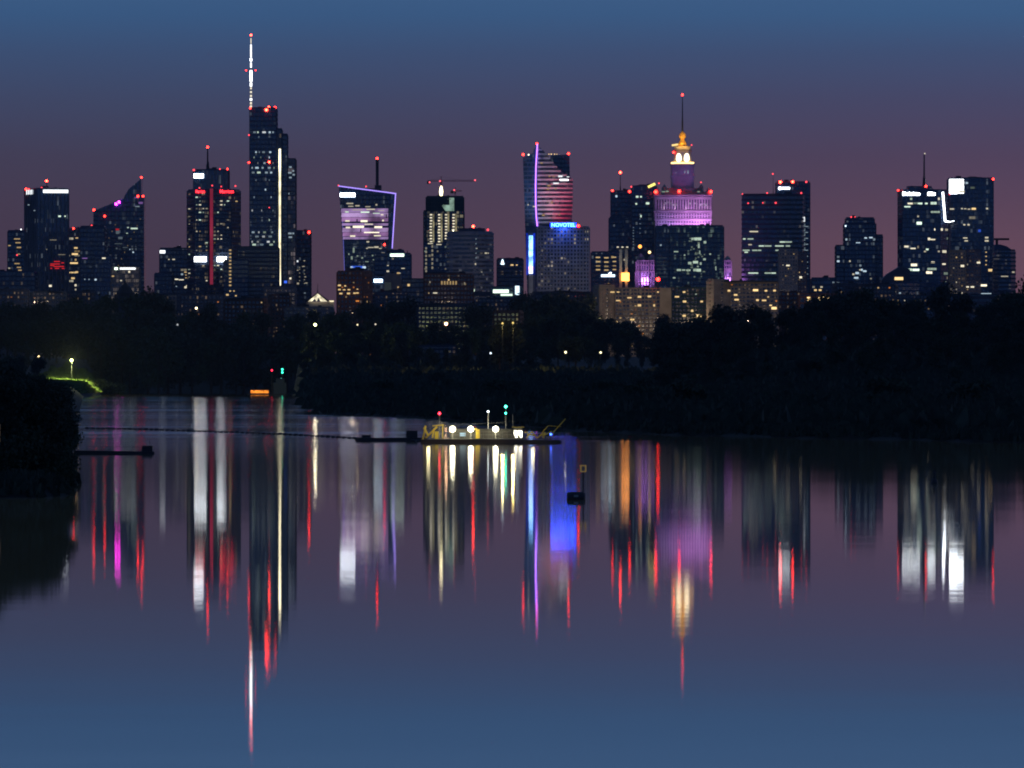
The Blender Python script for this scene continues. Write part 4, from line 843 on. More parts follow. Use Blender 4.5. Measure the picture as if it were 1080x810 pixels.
b.wins([(1004, 220.4, 5, 1.6), (1014.5, 220, 2, 1.6), (1018, 220.2, 3, 1), (1022, 220.6, 3, 1.2), (1041, 220, 2.4, 2), (1017, 237, 2.5, 1.8), (1021.5, 237, 2.5, 2), (1018, 251, 5, 1.4), (1019, 254, 4, 1.6), (1040.6, 250.6, 4, 2), (1040.6, 254, 4.4, 2)], 'neutral', 1.5)
b.wins([(1027, 220.2, 5, 2.4)], 'warm', 3); b.win(1033, 243.4, 3, 3.2, 'blue', 1.2); b.win(1025.6, 198, 5, 2.4, 'green', .25)
b.wins([(1040, 266 + 4.4 * i, 1.6, 1.4) for i in range(4)] + [(1045, 285, 6, 3)], 'warm', 1.6)
b = Bld('apartment_block', 'beige gridded apartment block before the tower with the white square screen', 'apartment block', 1017, 5600)
b.rect(1001.4, 1019, 265, G_home, beige, dep=16, fh=2.9, bay=2.3, sp=1.2, mul=.8, lit=.25, pal=('warm', 'neutral'), strs=(.3, .8, 1.6)); b.rect(1019, 1034.5, 264.5, G_home, plain('mauve_render', (.13, .11, .14), .9), dep=16, front=2, fh=2.9, bay=2.6, sp=1.2, mul=.7, lit=.08, pal=('warm', 'neutral'), strs=(.4, .9))
b.wins([(1015, 280.5, 4, 2.6), (1020.5, 302.6, 3, 1.6), (1025.6, 302.6, 4, 1.8), (1032, 277, 4, 2), (1037.6, 301, 7, 2.4)], 'neutral', 2.6, y=-.5)
b = Bld('round_top_block', 'grey banded block with humped roof and horizontal fin, right end of the skyline', 'office block', 1060, 5850)
b.foot([(1048.5, 4), (1053, 0), (1066, 0), (1071.6, 5), (1070, 26), (1049, 26)], 264.4, None, G_bank, plain('violet_blue_band', (.055, .06, .09), .6), fh=3.6, bay=30, sp=1.6, mul=0, lit=.04, pal=('neutral',))
b.slab('humped_roof', blue_sp, [(1049, 264.4), (1049, 258), (1055, 257.6), (1062, 259.6), (1068, 263.6), (1068, 264.4)], 3, 22); b.box('fin', steel, 1049, 1065, 6, 14, 251, 253); b.box('fin_post', steel, 1051, 1053.4, 8, 12, 252.6, 258.4)
b = Bld('low_shopping_hall', 'long low pale-roofed hall with a cool white light strip, lower right behind the trees', 'hall', 1045, 5200)
b.rect(1024, 1080, 311, G_dark, plain('mauve_render', (.13, .11, .14), .9), dep=24, fh=4, bay=6, sp=2, mul=.4); b.wins([(1040, 309.8, 12, 1.4)], 'cool', 1.2, y=-.9); b.box('roof_slab', concd, 1022, 1082, -2, 26, 310, 311)
b = Bld('low_block', 'dark low row with small yellow windows, seen between the tree crowns at right', 'building', 965, 5000)
b.rect(945, 985, 312.5, G_home, concd, dep=15, fh=3, bay=2.6, sp=1.3, mul=.7, lit=.3, pal=('warm', 'neutral'), strs=(.4, .9, 1.6))

# ---- low city in front, each its own small building
low = [
 (-10, 30, 306, 5300, concd, 'flat dark roofed house row at the very left edge'), (30, 70, 309, 5350, beige, 'pale low house with a sloped wall, under the ribbed tower'),
 (70, 100, 309, 5400, concd, 'dark low block under the plain blue stepped block'), (150, 186, 313, 5400, beige, 'low pale roofed block left of the hotel foot'),
 (186, 236, 312, 5350, concd, 'dark low block in front of the hotel foot'), (236, 282, 316, 5100, brick, 'long brownish house before the tall podium block'),
 (278, 312, 304, 5400, conc, 'pale flat hall in front of the tallest skyscraper'), (282, 306, 312, 4950, brick, 'brown house with warm windows below the pale flat hall'),
 (300, 352, 325, 4900, conc, 'long pale low wall building beneath the lit pediment'), (388, 430, 309, 5300, concd, 'dark low block under the blue-white sign'),
 (420, 446, 303, 5350, brick, 'dark brown house left of the long flat-roofed block'), (440, 500, 322, 4900, concd, 'dark low house row in the trees under the long flat-roofed block'),
 (500, 548, 316, 4950, concd, 'dark low house in the trees under the shop pavilion'), (560, 626, 309, 5250, concd, 'dark low block under the gridded hotel'),
 (520, 552, 329, 4700, brick, 'house with small yellow windows above the amber lit tree'), (590, 622, 336, 4500, concd, 'small house with warm windows left of the beige slab'),
 (878, 905, 300, 5500, concd, 'dark low block beneath the stepped office tower'), (905, 948, 301, 5480, concd, 'dark low block right of the stepped office tower'),
 (820, 845, 309, 5100, brick, 'brick house below the chequered apartment tower'), (985, 1024, 312, 5100, concd, 'dark low block under the beige gridded block')]
for i, (a, c_, yt, D, mt_, lab) in enumerate(low):
    b = Bld('low_house', lab, 'house', (a + c_) / 2, D)
    b.rect(a, c_, yt, G_home, mt_, dep=14, fh=3.2, bay=3, sp=1.5, mul=1.0, lit=.045, pal=('warm', 'warm', 'neutral', 'orange'), strs=(.3, .7, 1.5), side=(0, 4, -4)[i % 3])
    if i % 2: b.slab('roof', roofm, [(a + 1, yt), ((a + c_) / 2 - 3, yt - 2.6), ((a + c_) / 2 + 3, yt - 2.6), (c_ - 1, yt)], 2, 13)
    else: b.box('roof_box', roofm, a + 4, a + 9, 4, 9, yt - 2, yt)
b = Bld('lit_pavilion', 'small pavilion with a brilliantly lit triangular pediment and a pole on top', 'pavilion', 335, 5100)
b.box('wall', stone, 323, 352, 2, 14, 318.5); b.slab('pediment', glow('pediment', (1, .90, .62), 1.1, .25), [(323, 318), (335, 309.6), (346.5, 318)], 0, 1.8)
b.slab('pediment_relief', plain('pale_stone', (.42, .37, .33), .9), [(329, 318), (332, 315), (334, 317.8), (336, 314), (338, 317.8), (341, 318)], -.3, -.02)
b.slab('roof', roofm, [(321.5, 318.2), (335, 308.4), (335, 309.5), (324.5, 318.2)], -.6, 14); b.slab('roof', roofm, [(335.1, 308.4), (348.4, 318.2), (345.5, 318.2), (335.1, 309.5)], -.6, 14)
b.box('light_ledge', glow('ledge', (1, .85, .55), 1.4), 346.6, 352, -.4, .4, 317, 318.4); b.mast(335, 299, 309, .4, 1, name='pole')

# ------------------------------------------------------------------ trees
leafD = plain('dark_leaves', (.034, .048, .03), .9, 0, .5, .4)
leafL = plain('olive_leaves', (.042, .062, .032), .9, 0, .5, .4)
bark = plain('bark', (.06, .045, .035), .95, 0, .3, 2)
def crown(seed, h, r, nleaf, leaf, kind='round', z0f=.06):
    q = random.Random(seed); v = []; f = []; lobes = []
    nl = {'round': 11, 'poplar': 9, 'bush': 7}[kind]
    for i in range(nl):
        t = (i + .5) / nl
        if kind == 'poplar': c = (q.uniform(-.25, .25) * r, q.uniform(-.25, .25) * r, h * (.18 + .74 * t)); rr = r * (.55 + .4 * math.sin(math.pi * (t * .8 + .15)))
        elif kind == 'bush': a = q.uniform(0, 6.28); c = (math.cos(a) * r * .55 * q.random(), math.sin(a) * r * .55 * q.random(), h * q.uniform(.25, .65)); rr = r * q.uniform(.35, .6)
        else:
            a = i * 2.4 + q.uniform(-.4, .4); e = q.uniform(.1, .95); rad = r * .62 * math.sin(math.pi * min(.92, max(.22, e))) * q.uniform(.5, 1.1)
            c = (math.cos(a) * rad, math.sin(a) * rad, h * (z0f + .12 + (.80 - z0f) * e)); rr = r * q.uniform(.30, .52)
        lobes.append((c, rr))
    for i in range(nleaf):
        c, rr = q.choice(lobes); d = Vector((q.gauss(0, 1), q.gauss(0, 1), q.gauss(0, 1))).normalized() * rr * (q.random() ** .45) * q.uniform(.75, 1.12)
        p = Vector(c) + Vector((d.x, d.y, d.z * .85)); p.z = max(p.z, h * .04)
        n_ = Vector((q.gauss(0, 1), q.gauss(0, 1), q.gauss(0, 1) + .4)).normalized(); u = n_.orthogonal().normalized(); w_ = n_.cross(u); a = q.uniform(0, 3.14)
        u, w_ = u * math.cos(a) + w_ * math.sin(a), w_ * math.cos(a) - u * math.sin(a); s = leaf * q.uniform(.6, 1.3); b0 = len(v)
        for x_, y_ in ((-.5, -.35), (.5, -.25), (.35, .45), (-.4, .4)): v.append(tuple(p + u * x_ * s + w_ * y_ * s))
        f.append((b0, b0 + 1, b0 + 2, b0 + 3))
    return v, f, lobes
def make_tree(name, seed, h, r, nleaf, leaf, kind, mat):
    root = bpy.data.objects.new(name, None); v, f, lobes = crown(seed, h, r, nleaf, leaf, kind)
    me = bpy.data.meshes.new('crown'); me.from_pydata(v, [], f); me.materials.append(mat); o = bpy.data.objects.new('crown', me); o.parent = root
    t = MB(); tr = h * .022; t.lathe([(tr * 1.5, -1), (tr, h * .1), (tr * .7, h * .45), (tr * .25, h * .85)], 7)
    for c, rr in lobes[::2]: t.bar((0, 0, max(h * .12, c[2] * .55)), c, tr * .5)
    me2 = bpy.data.meshes.new('trunk'); me2.from_pydata(t.v, [], t.f); me2.materials.append(bark); o2 = bpy.data.objects.new('trunk', me2); o2.parent = root
    return root, o, o2
TR = [make_tree('broadleaf_tree', 11 + i, 25, 10.5 + i % 3, 2300, 1.0, 'round', (leafD, leafL)[i % 2]) for i in range(5)]
TP = [make_tree('poplar_tree', 31 + i, 27, 4.6 + i, 1500, .9, 'poplar', leafD) for i in range(2)]
TB = [make_tree('bushy_willow', 41 + i, 11, 7, 1500, .8, 'bush', leafL) for i in range(2)]
TN = [make_tree('riverbank_tree', 51 + i, 14, 6.2, 11000, .34, 'round', leafD) for i in range(3)]
TNB = [make_tree('riverbank_bush', 61 + i, 5, 4.2, 5000, .26, 'bush', leafL) for i in range(2)]
for grp in (TR, TP, TB, TN, TNB):
    for root, *_ in grp: root['category'] = root.name.split('.')[0].replace('_', ' ')
def plant(kind, px, D, ytop, label, group, wid=1.0, dz=0, cat='tree'):
    root, c1, c2 = kind[rnd.randrange(len(kind))]
    if kind is TN: px = min(px, 88 - 6.6 * (py2z(ytop, D) - 1) / 14 * F / D)
    if kind is TN: ytop = max(ytop, interp(PN, px + .6 * 6.6 * (py2z(ytop, D) - 1) / 14 * F / D)); px = min(px, 88 - 6.6 * (py2z(ytop, D) - 1) / 14 * F / D) if px > 40 else px
    if kind is TNB: px = min(px, 92 - 4.4 * dz / 5 * F / D)
    x = px2x(px, D); g0 = ground(x, D); h0 = {id(TR): 25, id(TP): 27, id(TB): 11, id(TN): 14, id(TNB): 5}[id(kind)]
    H_ = (py2z(ytop, D) - g0) if ytop is not None else dz
    if H_ < 2.5: return
    s = H_ / h0; r_ = root.copy(); C.objects.link(r_); r_.location = (x, D, g0 - .2); r_.rotation_euler = (0, 0, rnd.uniform(0, 6.28)); ws = s * wid * rnd.uniform(.9, 1.15); r_.scale = (ws, ws, s * 1.03)
    r_['label'] = label; r_['category'] = cat; r_['group'] = group
    for c in (c1, c2): d_ = c.copy(); C.objects.link(d_); d_.parent = r_
PR = [(690, 343), (720, 336), (750, 327), (780, 320), (805, 323), (830, 330), (850, 319), (868, 309), (885, 303), (905, 302), (925, 306), (945, 313), (962, 318), (978, 314), (988, 306), (1000, 302), (1012, 307), (1026, 319), (1042, 320), (1055, 306), (1068, 300), (1085, 297), (1130, 300)]
px = 700
while px < 1120:                                     # the black wood on the right bank
    for row, (D, dy) in enumerate(((2840, 0), (2650, 14), (2420, 30), (2150, 48))):
        q = px + rnd.uniform(-6, 6)
        if row and rnd.random() < .25: continue
        plant(TR, q, D + rnd.uniform(-60, 60), interp(PR, q) + dy + rnd.uniform(-2, 4 + row * 3), 'black rounded tree in the dense dark wood on the right bank', 'trees of the wood on the right bank', rnd.uniform(.8, 1.0))
    px += 15
PM = [(-40, 325), (60, 322), (110, 324), (170, 331), (230, 338), (300, 341), (360, 335), (400, 333), (440, 336), (480, 341), (520, 344), (560, 333), (590, 322), (620, 330), (650, 342), (700, 345), (740, 340)]
px = -40
while px < 720:                                      # the dark belt between river and city
    for row, (D, dy) in enumerate(((4350, 0), (4050, 12), (3700, 27))):
        if px < 318 and row == 2: continue
        if px < 318: D += 650
        q = px + rnd.uniform(-5, 5)
        plant(TR if rnd.random() < .85 else TP, q, D + rnd.uniform(-70, 70), interp(PM, q) + dy + rnd.uniform(-3, 5), 'dark tree in the long belt of trees between the river and the city', 'trees of the belt below the skyline', rnd.uniform(.85, 1.05))
    px += 13
for q, D, yt in ((8, 5150, 318), (75, 5200, 309), (97, 5180, 312), (112, 5200, 311), (140, 5150, 310), (158, 5180, 309), (172, 5200, 314), (205, 4950, 324), (222, 4950, 322), (258, 4850, 328), (275, 4860, 330), (312, 4820, 327), (330, 4830, 326), (350, 4700, 329), (362, 4750, 327), (384, 4900, 321), (400, 5000, 318), (415, 5000, 317), (430, 4980, 318), (505, 4850, 317), (552, 4900, 312), (566, 4880, 311), (578, 4920, 309), (592, 4900, 312), (606, 4880, 312), (618, 4920, 313), (640, 4700, 332), (700, 4600, 333), (660, 4650, 335), (716, 4600, 336)):
    plant(TR, q, D, yt, 'dim tree growing among the low houses at the foot of the skyline', 'trees among the low houses', .9)
for i in range(34):                                  # low willows on the flats
    q = rnd.uniform(345, 1090); D = rnd.uniform(1.12, 1.9) * interp(SH, q)
    plant(TB, q, D, None, 'low bushy willow on the dark flats of the far bank', 'willows on the far flats', 1.1, rnd.uniform(5, 9), 'bush')
for q, D in ((112, 5000), (128, 5010), (146, 5000), (165, 5020), (188, 4990), (210, 4960), (235, 4960), (262, 4930), (290, 4900), (308, 4880)):
    plant(TB, q, D, 385 + rnd.uniform(-4, 3), 'low dark willow by the water of the far left bend', 'willows at the river bend', 1.6, 0, 'bush')
PN = [(-60, 346), (0, 350), (18, 358), (30, 374), (42, 386), (55, 393), (68, 398), (78, 405), (86, 420), (92, 440)]
for q, D in ((50, 606), (62, 610), (72, 614), (40, 604), (78, 640), (-50, 650), (-36, 620), (-22, 606), (-8, 612), (4, 604), (16, 610), (26, 606), (38, 720), (48, 660), (58, 760), (64, 700), (72, 850), (78, 780), (30, 900), (10, 850), (50, 980), (66, 1050)):
    plant(TN, q, D, interp(PN, q - 10) + rnd.uniform(-3, 5), 'large near black riverside tree on the left bank', 'near trees on the left bank', rnd.uniform(.85, 1.05))
for q, D in ((-30, 610), (-15, 600), (0, 598), (12, 605), (24, 600), (36, 610), (47, 602), (58, 612), (68, 618), (75, 640), (81, 670), (84, 720), (86, 790), (85, 860), (86, 950), (84, 1080), (70, 600), (80, 605)):
    plant(TNB, q, D, None, 'low dark bush at the water edge of the left bank', 'near bushes on the left bank', 1, rnd.uniform(2.6, 4.8), 'bush')
for q, D in ((20, 1700), (36, 1500), (52, 1650), (66, 1800), (48, 2000), (30, 2200), (8, 2300), (60, 2100), (14, 3200), (40, 3300), (20, 3600), (8, 3900), (30, 4600), (52, 4700), (70, 4720), (88, 4700), (104, 4750)):
    plant(TB if D < 2600 else TR, q, D, (388 if q < 30 else 397) if D < 2600 else 372 + rnd.uniform(-6, 6), 'dark tree on the left bank beyond the near clump', 'farther trees on the left bank', 1.0)
for q, D, yy in ((56, 4390, 384), (66, 4400, 385), (90, 4380, 386), (99, 4360, 390)):
    plant(TB, q, D, yy, 'small round bush on top of the lamp-lit embankment', 'bushes on the embankment', 1.2, 0, 'bush')
for q, D in ((94, 4120), (104, 4140), (113, 4180), (122, 4300), (86, 4100), (72, 4060), (79, 4050), (89, 4060), (98, 4080), (64, 4080)):
    plant(TB, q, D, 397 + rnd.uniform(0, 4), 'low dark bush on the shore right under the lamp-lit embankment', 'bushes under the embankment', 1.4, 0, 'bush')
# grass and weeds: nobody could count them
def weeds(name, pts, size, mat, seed):
    q = random.Random(seed); v = []; f = []
    for x, y, hh in pts:
        z = ground(x, y)
        for k_ in range(3):
            a = q.uniform(0, 3.14); ww = size * q.uniform(.4, .9); dx, dy_ = math.cos(a) * ww / 2, math.sin(a) * ww / 2; ox, oy = q.gauss(0, size * .3), q.gauss(0, size * .3); b0 = len(v); l = q.uniform(-.3, .3) * hh; h_ = hh * q.uniform(.5, 1.1)
            v += [(x + ox - dx, y + oy - dy_, z - .2), (x + ox + dx, y + oy + dy_, z - .2), (x + ox + dx * .5 + l, y + oy + dy_ * .5, z + h_ * .8), (x + ox + l, y + oy, z + h_)]; f.append((b0, b0 + 1, b0 + 2, b0 + 3))
    me = bpy.data.meshes.new(name); me.from_pydata(v, [], f); me.materials.append(mat); o = bpy.data.objects.new(name, me); C.objects.link(o); o['kind'] = 'stuff'; return o
grassm = plain('meadow_grass', (.09, .14, .035), .9, 0, .4, .2)
pts = []
while len(pts) < 26000:
    D = rnd.uniform(3780, 4420); p = rnd.uniform(36, 118); x = px2x(p, D)
    if ground(x, D) > 2: pts.append((x, D, rnd.uniform(.5, 1.6)))
tag(weeds('grass', pts, 1.8, grassm, 1), 'green grass on the lamp-lit embankment at left', 'grass')
pts = []
while len(pts) < 9000:
    p = rnd.uniform(332, 1110); D = interp(SH, p) + rnd.expovariate(1 / 60.); x = px2x(p, D)
    if ground(x, D) > .3: pts.append((x, D, rnd.uniform(.4, 1.5)))
while len(pts) < 15000:
    p = rnd.uniform(-40, 100); D = rnd.uniform(560, 1100); x = px2x(p, D)
    if ground(x, D) > .2: pts.append((x, D, rnd.uniform(.3, 1.2)))
tag(weeds('reeds', pts, 1.2, leafD, 2), 'dark reeds and weeds along both river banks', 'reeds')

pts = []
while len(pts) < 16000:
    p = rnd.uniform(325, 1120); D = interp(SH, p) * rnd.uniform(1.03, 1.1) + rnd.random() ** 1.5 * 2300; x = px2x(p, D)
    if ground(x, D) > .8: pts.append((x, D, rnd.uniform(1.5, 4.5)))
while len(pts) < 19000:
    p = rnd.uniform(78, 325); D = rnd.uniform(4880, 5150); x = px2x(p, D)
    if ground(x, D) > .5: pts.append((x, D, rnd.uniform(3, 9)))
tag(weeds('undergrowth', pts, 7, leafD, 3), 'dark scrub covering the far bank below the trees', 'undergrowth')

# ------------------------------------------------------------------ lamps in the dark
def pole_lamp(px, py, D, label, col, st, r=.55, light=None, group=None):
    x = px2x(px, D); g0 = ground(x, D); z = py2z(py, D); root = empty('street_lamp', (x, D, g0), label, 'street lamp', group); h = max(3.0, z - g0)
    MB().lathe([(.12, -.5), (.06, h)], 6, (0, .9)).bar((0, .9, h), (0, .1, h + .15), .14).build('pole', steel, root)
    MB().sphere((0, 0, h), r).build('lantern', glow('lantern_%s_%g' % (label[:6], st), col, st), root)
    if light:
        l = bpy.data.lights.new('lamp_light', 'POINT'); l.energy = light; l.color = col; l.shadow_soft_size = r; o = bpy.data.objects.new('lamp_light', l); C.objects.link(o); o.location = (x, D - .9, z + .3)
pole_lamp(75.5, 380, 4050, 'bright yellow-green lamp on the grassy embankment at left', (.95, 1, .35), 12, .85, 420000)
pole_lamp(41, 376.5, 4200, 'small warm lamp left of the bright embankment lamp', (1, .75, .35), 5, .8, 600)
pole_lamp(332.5, 342.5, 4180, 'bright warm street lamp in the trees beneath the lit pediment', (1, .88, .6), 12, .85, 2500)
pole_lamp(470.5, 341.5, 4180, 'orange-white street lamp in the tree belt under the construction tower', (1, .55, .28), 12, .95, 1500)
pole_lamp(517.5, 372.5, 3500, 'small cool lamp low in the dark trees, leftmost of a loose row of three', (.75, .9, 1), 2.2, .5, 150)
pole_lamp(596.5, 371.5, 3500, 'small yellow lamp low in the dark trees, middle of a loose row of three', (1, .9, .5), 3, .6, 500)
pole_lamp(633.5, 371.8, 3500, 'small pale lamp low in the dark trees, rightmost of a loose row of three', (.95, 1, .85), 3, .55, 150)
pole_lamp(377, 342.5, 4200, 'small lamp in the trees below the reddish brick block', (1, .85, .5), 1.4, .55, 100)
pole_lamp(396, 342, 4200, 'small lamp in the trees right of the one below the brick block', (1, .9, .7), 1.0, .5, 60)
pole_lamp(187, 342.5, 4850, 'faint white lamp in the trees below the hotel tower', (.9, .95, 1), .5, .8, 50)
pole_lamp(207, 325, 4900, 'small amber lamp at the roadside beneath the hotel tower', (1, .8, .45), 6, .8, 200)
for q, yy, D, en, lab in ((640, 345, 4900, 2.2e4, 'street lamp before the pale end of the long beige slab'), (672, 345, 4900, 3e4, 'street lamp before the middle of the long beige slab'), (700, 344, 4910, 2e4, 'street lamp at the joint of the long beige slab and the green netted slab'),
        (730, 343, 4930, 1.6e4, 'street lamp before the dark green netted slab'), (757, 338, 4850, 2.6e4, 'street lamp before the pale end of the second beige slab'), (795, 338, 4850, 2.6e4, 'street lamp before the second beige slab'),
        (372, 330, 5150, 1.8e4, 'street lamp at the foot of the reddish brick block'), (414, 318, 5400, 1.4e4, 'street lamp before the pale grey windowless block'), (295, 316, 5350, 1.2e4, 'street lamp before the pale flat hall'),
        (132, 316, 5550, 1.6e4, 'street lamp before the pale lit office block'), (50, 318, 5300, 1.0e4, 'street lamp before the pale low house under the ribbed tower'), (831, 318, 5400, 2.0e4, 'street lamp before the pale chequered apartment tower'),
        (1012, 318, 5550, 2.4e4, 'street lamp before the beige gridded apartment block'), (470, 320, 5250, 1.0e4, 'street lamp before the long flat-roofed block'),
        (594, 322, 5650, 3.0e4, 'street lamp at the foot of the gridded hotel'), (496, 322, 5700, 2.2e4, 'street lamp at the foot of the broad banded block'), (330, 332, 4850, 1.0e4, 'street lamp before the long pale low wall building')):
    pole_lamp(q, yy, D - 14, lab, (1, .74, .46), 2, .5, en * .42)
# amber light inside one tree group
for q, yy, lab in ((530, 341, 'yellow lamp shining into the amber lit tree in the belt'), (541, 340.5, 'yellow lamp right of the amber lit tree in the belt')):
    pole_lamp(q, yy, 3560, lab, (1, .72, .22), 1.2, .55, 14000)
for q in (527, 538): plant(TR, q, 3600, 340, 'amber lit tree, brightest foliage in the middle of the belt', 'amber lit trees', .9)
b = Bld('river_house', 'low house with greenish lit windows hidden in the trees near the far shore', 'house', 461, 3900)
b.rect(441, 481, 366, G_home, concd, dep=10, fh=2.6, bay=2.4, sp=1, mul=.5, lit=.2, pal=('neutral', 'green', 'warm'), strs=(.15, .35, .8))

# ------------------------------------------------------------------ on the river
def at(px, py): D = CAMH * F / (py - HZ); return px2x(px, D), D
x0_, D0 = at(517, 467.6); k = D0 / F
root = empty('dredger', (x0_, D0, 0), 'floodlit yellow dredging pontoon with three glaring lamps moored in mid river', 'dredger')
dX = lambda px: (px - 517) * k
dZ = lambda py: (467.6 - py) * k
hullm = plain('hull_paint', (.03, .03, .035), .6); yel = plain('yellow_paint', (.62, .46, .05), .5); whi = plain('white_paint', (.5, .5, .46), .5); rail = plain('rail_steel', (.3, .3, .28), .5, .3)
MB().box(dX(444), dX(553), -2.2, 3.4, -.3, dZ(463.4)).build('hull', hullm, root)
MB().slab([(dX(553.2), -.3), (dX(553.2), dZ(464)), (dX(590), dZ(464)), (dX(593), dZ(465.4)), (dX(590), -.3)], -1.6, 2.4).build('ladder_pontoon', hullm, root)
MB().box(dX(470), dX(551), -2.0, 3.2, dZ(463.4) + .003, dZ(462.6)).build('deck', plain('deck_plate', (.28, .28, .26), .7), root)
MB().box(dX(474), dX(542), 1.0, 3.0, dZ(462.6), dZ(453)).build('engine_house', plain('house_panel', (.07, .068, .06), .7), root)
MB().box(dX(472), dX(545), .6, 3.2, dZ(453) + .003, dZ(452.3)).build('roof', steel, root)
MB().box(dX(541.5), dX(551), -.6, 1.8, dZ(462.6), dZ(451)).build('wheelhouse', plain('house_panel', (.07, .068, .06), .7), root)
for a in (543.5, 547.8): MB().box(dX(a) - .2, dX(a) + .2, -.72, -.61, dZ(459), dZ(454)).build('window', glow('wheelhouse_window', (1, .95, .75), 5), root)
MB().box(dX(540), dX(553), -.8, 2.0, dZ(450.8), dZ(450.1)).build('wheelhouse_roof', yel, root)
for a in (488.6,): MB().box(dX(485), dX(491), -1.0, .2, dZ(460), dZ(456.4)).build('control_panel', glow('pale_box', (.6, .85, .9), .9), root)
g = MB()
for a in range(470, 552, 5): g.bar((dX(a), -2.0, dZ(462.6)), (dX(a), -2.0, dZ(455.2)), .05)
for yy in (455.2, 458.5): g.bar((dX(470), -2.0, dZ(yy)), (dX(550), -2.0, dZ(yy)), .06)
g.build('railing', rail, root)
g = MB(); g.bar((dX(446), 0, dZ(463)), (dX(449), 0, dZ(449)), .28); g.bar((dX(449), 0, dZ(462)), (dX(461), 0, dZ(450)), .3); g.bar((dX(447), -.3, dZ(451)), (dX(452), -.3, dZ(459.5)), .3); g.bar((dX(458), -.4, dZ(452)), (dX(456), -.4, dZ(462)), .24); g.bar((dX(456), 0, dZ(449.2)), (dX(468), 0, dZ(448)), .18); g.bar((dX(467), 0, dZ(448)), (dX(467), 0, dZ(462)), .14); g.build('spud_frame', yel, root)
g = MB(); g.box(dX(458.5), dX(462.5), -.5, .5, dZ(462.8), dZ(455)); g.build('winch_cabinet', yel, root)
MB().box(dX(501.8), dX(506), -1.2, -.4, dZ(462.4), dZ(453)).build('yellow_cabinet', yel, root)
MB().bar((dX(503), -.8, dZ(453)), (dX(500.5), -.8, dZ(452)), .3).build('hose_arm', yel, root)
g = MB()
for a, c_, d_, e in ((555, 462, 561, 455), (561, 455, 566, 462), (566, 462, 575, 456), (575, 456, 573, 462), (556, 458, 563, 459), (572, 460, 582, 455), (553, 456, 557, 456)): g.bar((dX(a), 0, dZ(c_)), (dX(d_), .2, dZ(e)), .2)
g.build('cutter_ladder', yel, root)
g = MB(); g.bar((dX(568), .3, dZ(461)), (dX(578), .3, dZ(449)), .12); g.bar((dX(580), .3, dZ(460)), (dX(596.5), .3, dZ(441.5)), .13); g.bar((dX(578), .3, dZ(449)), (dX(592), .3, dZ(450)), .06); g.build('a_frame', yel, root)
g = MB().lathe([(.16, 0), (.16, .9)], 10); g.build('winch_drum', steel, root).matrix_local = Matrix.Translation((dX(585), -.4, dZ(459))) @ Matrix.Rotation(R(90), 4, 'X')
FL = glow('floodlight', (1, .93, .62), 15)
for a, c_ in ((477.3, 452.6), (496.5, 452.6), (522.7, 452.6)):
    MB().bar((dX(a), -.3, dZ(462.6)), (dX(a), -.3, dZ(c_)), .1).build('lamp_post', rail, root)
    MB().sphere((dX(a), -.6, dZ(c_)), .46, 10, 8).build('floodlight', FL, root)
for a, c_, w_ in ((544.6, 457, .32), (549.6, 457, .3)): MB().box(dX(a) - w_ * .55, dX(a) + w_ * .55, -.95, -.75, dZ(461.4), dZ(454.4)).build('deck_light', glow('deck_light', (1, .93, .72), 5), root)
for a, c_, r_, col in ((463.5, 436, .2, (1, .02, .04)), (514.8, 434, .13, (.8, .95, 1)), (533.4, 428.8, .2, (.05, 1, .6)), (533.4, 435.8, .13, (.05, 1, .6))):
    MB().sphere((dX(a), 0, dZ(c_)), r_, 8, 6).build('signal_lamp', glow('signal_%g' % a + '_%g' % c_, col, 14), root)
g = MB(); g.bar((dX(463.5), .1, dZ(462)), (dX(463.5), .1, dZ(436.6)), .07); g.build('signal_mast', rail, root)
g = MB(); g.bar((dX(514.8), .1, dZ(452)), (dX(514.8), .1, dZ(434)), .13); g.build('signal_mast', whi, root)
g = MB(); g.bar((dX(533.4), .1, dZ(452)), (dX(533.4), .1, dZ(428.8)), .09); g.bar((dX(541), .1, dZ(451)), (dX(540.6), .1, dZ(437)), .08); g.build('signal_mast', rail, root)
g = MB(); g.bar((dX(462), .3, dZ(448)), (dX(533), .3, dZ(446)), .05); g.bar((dX(470), .3, dZ(450)), (dX(560), .3, dZ(443)), .04); g.build('cable', steel, root)
for a in (477.3, 496.5, 522.7):
    l = bpy.data.lights.new('deck_floodlight', 'POINT'); l.energy = 230; l.color = (1, .9, .6); l.shadow_soft_size = .3; o = bpy.data.objects.new('deck_floodlight', l); C.objects.link(o); o.location = (x0_ + dX(a), D0 - 1.9, dZ(455))
for a, en in ((452, 60), (562, 40)):
    l = bpy.data.lights.new('deck_floodlight', 'POINT'); l.energy = en; l.color = (1, .85, .45); l.shadow_soft_size = .3; o = bpy.data.objects.new('deck_floodlight', l); C.objects.link(o); o.location = (x0_ + dX(a), D0 - 2.6, dZ(452))
MB().sphere((dX(581), -.5, dZ(458)), .16).build('blue_lamp', glow('blue_lamp', (.05, .15, 1), 8), root)

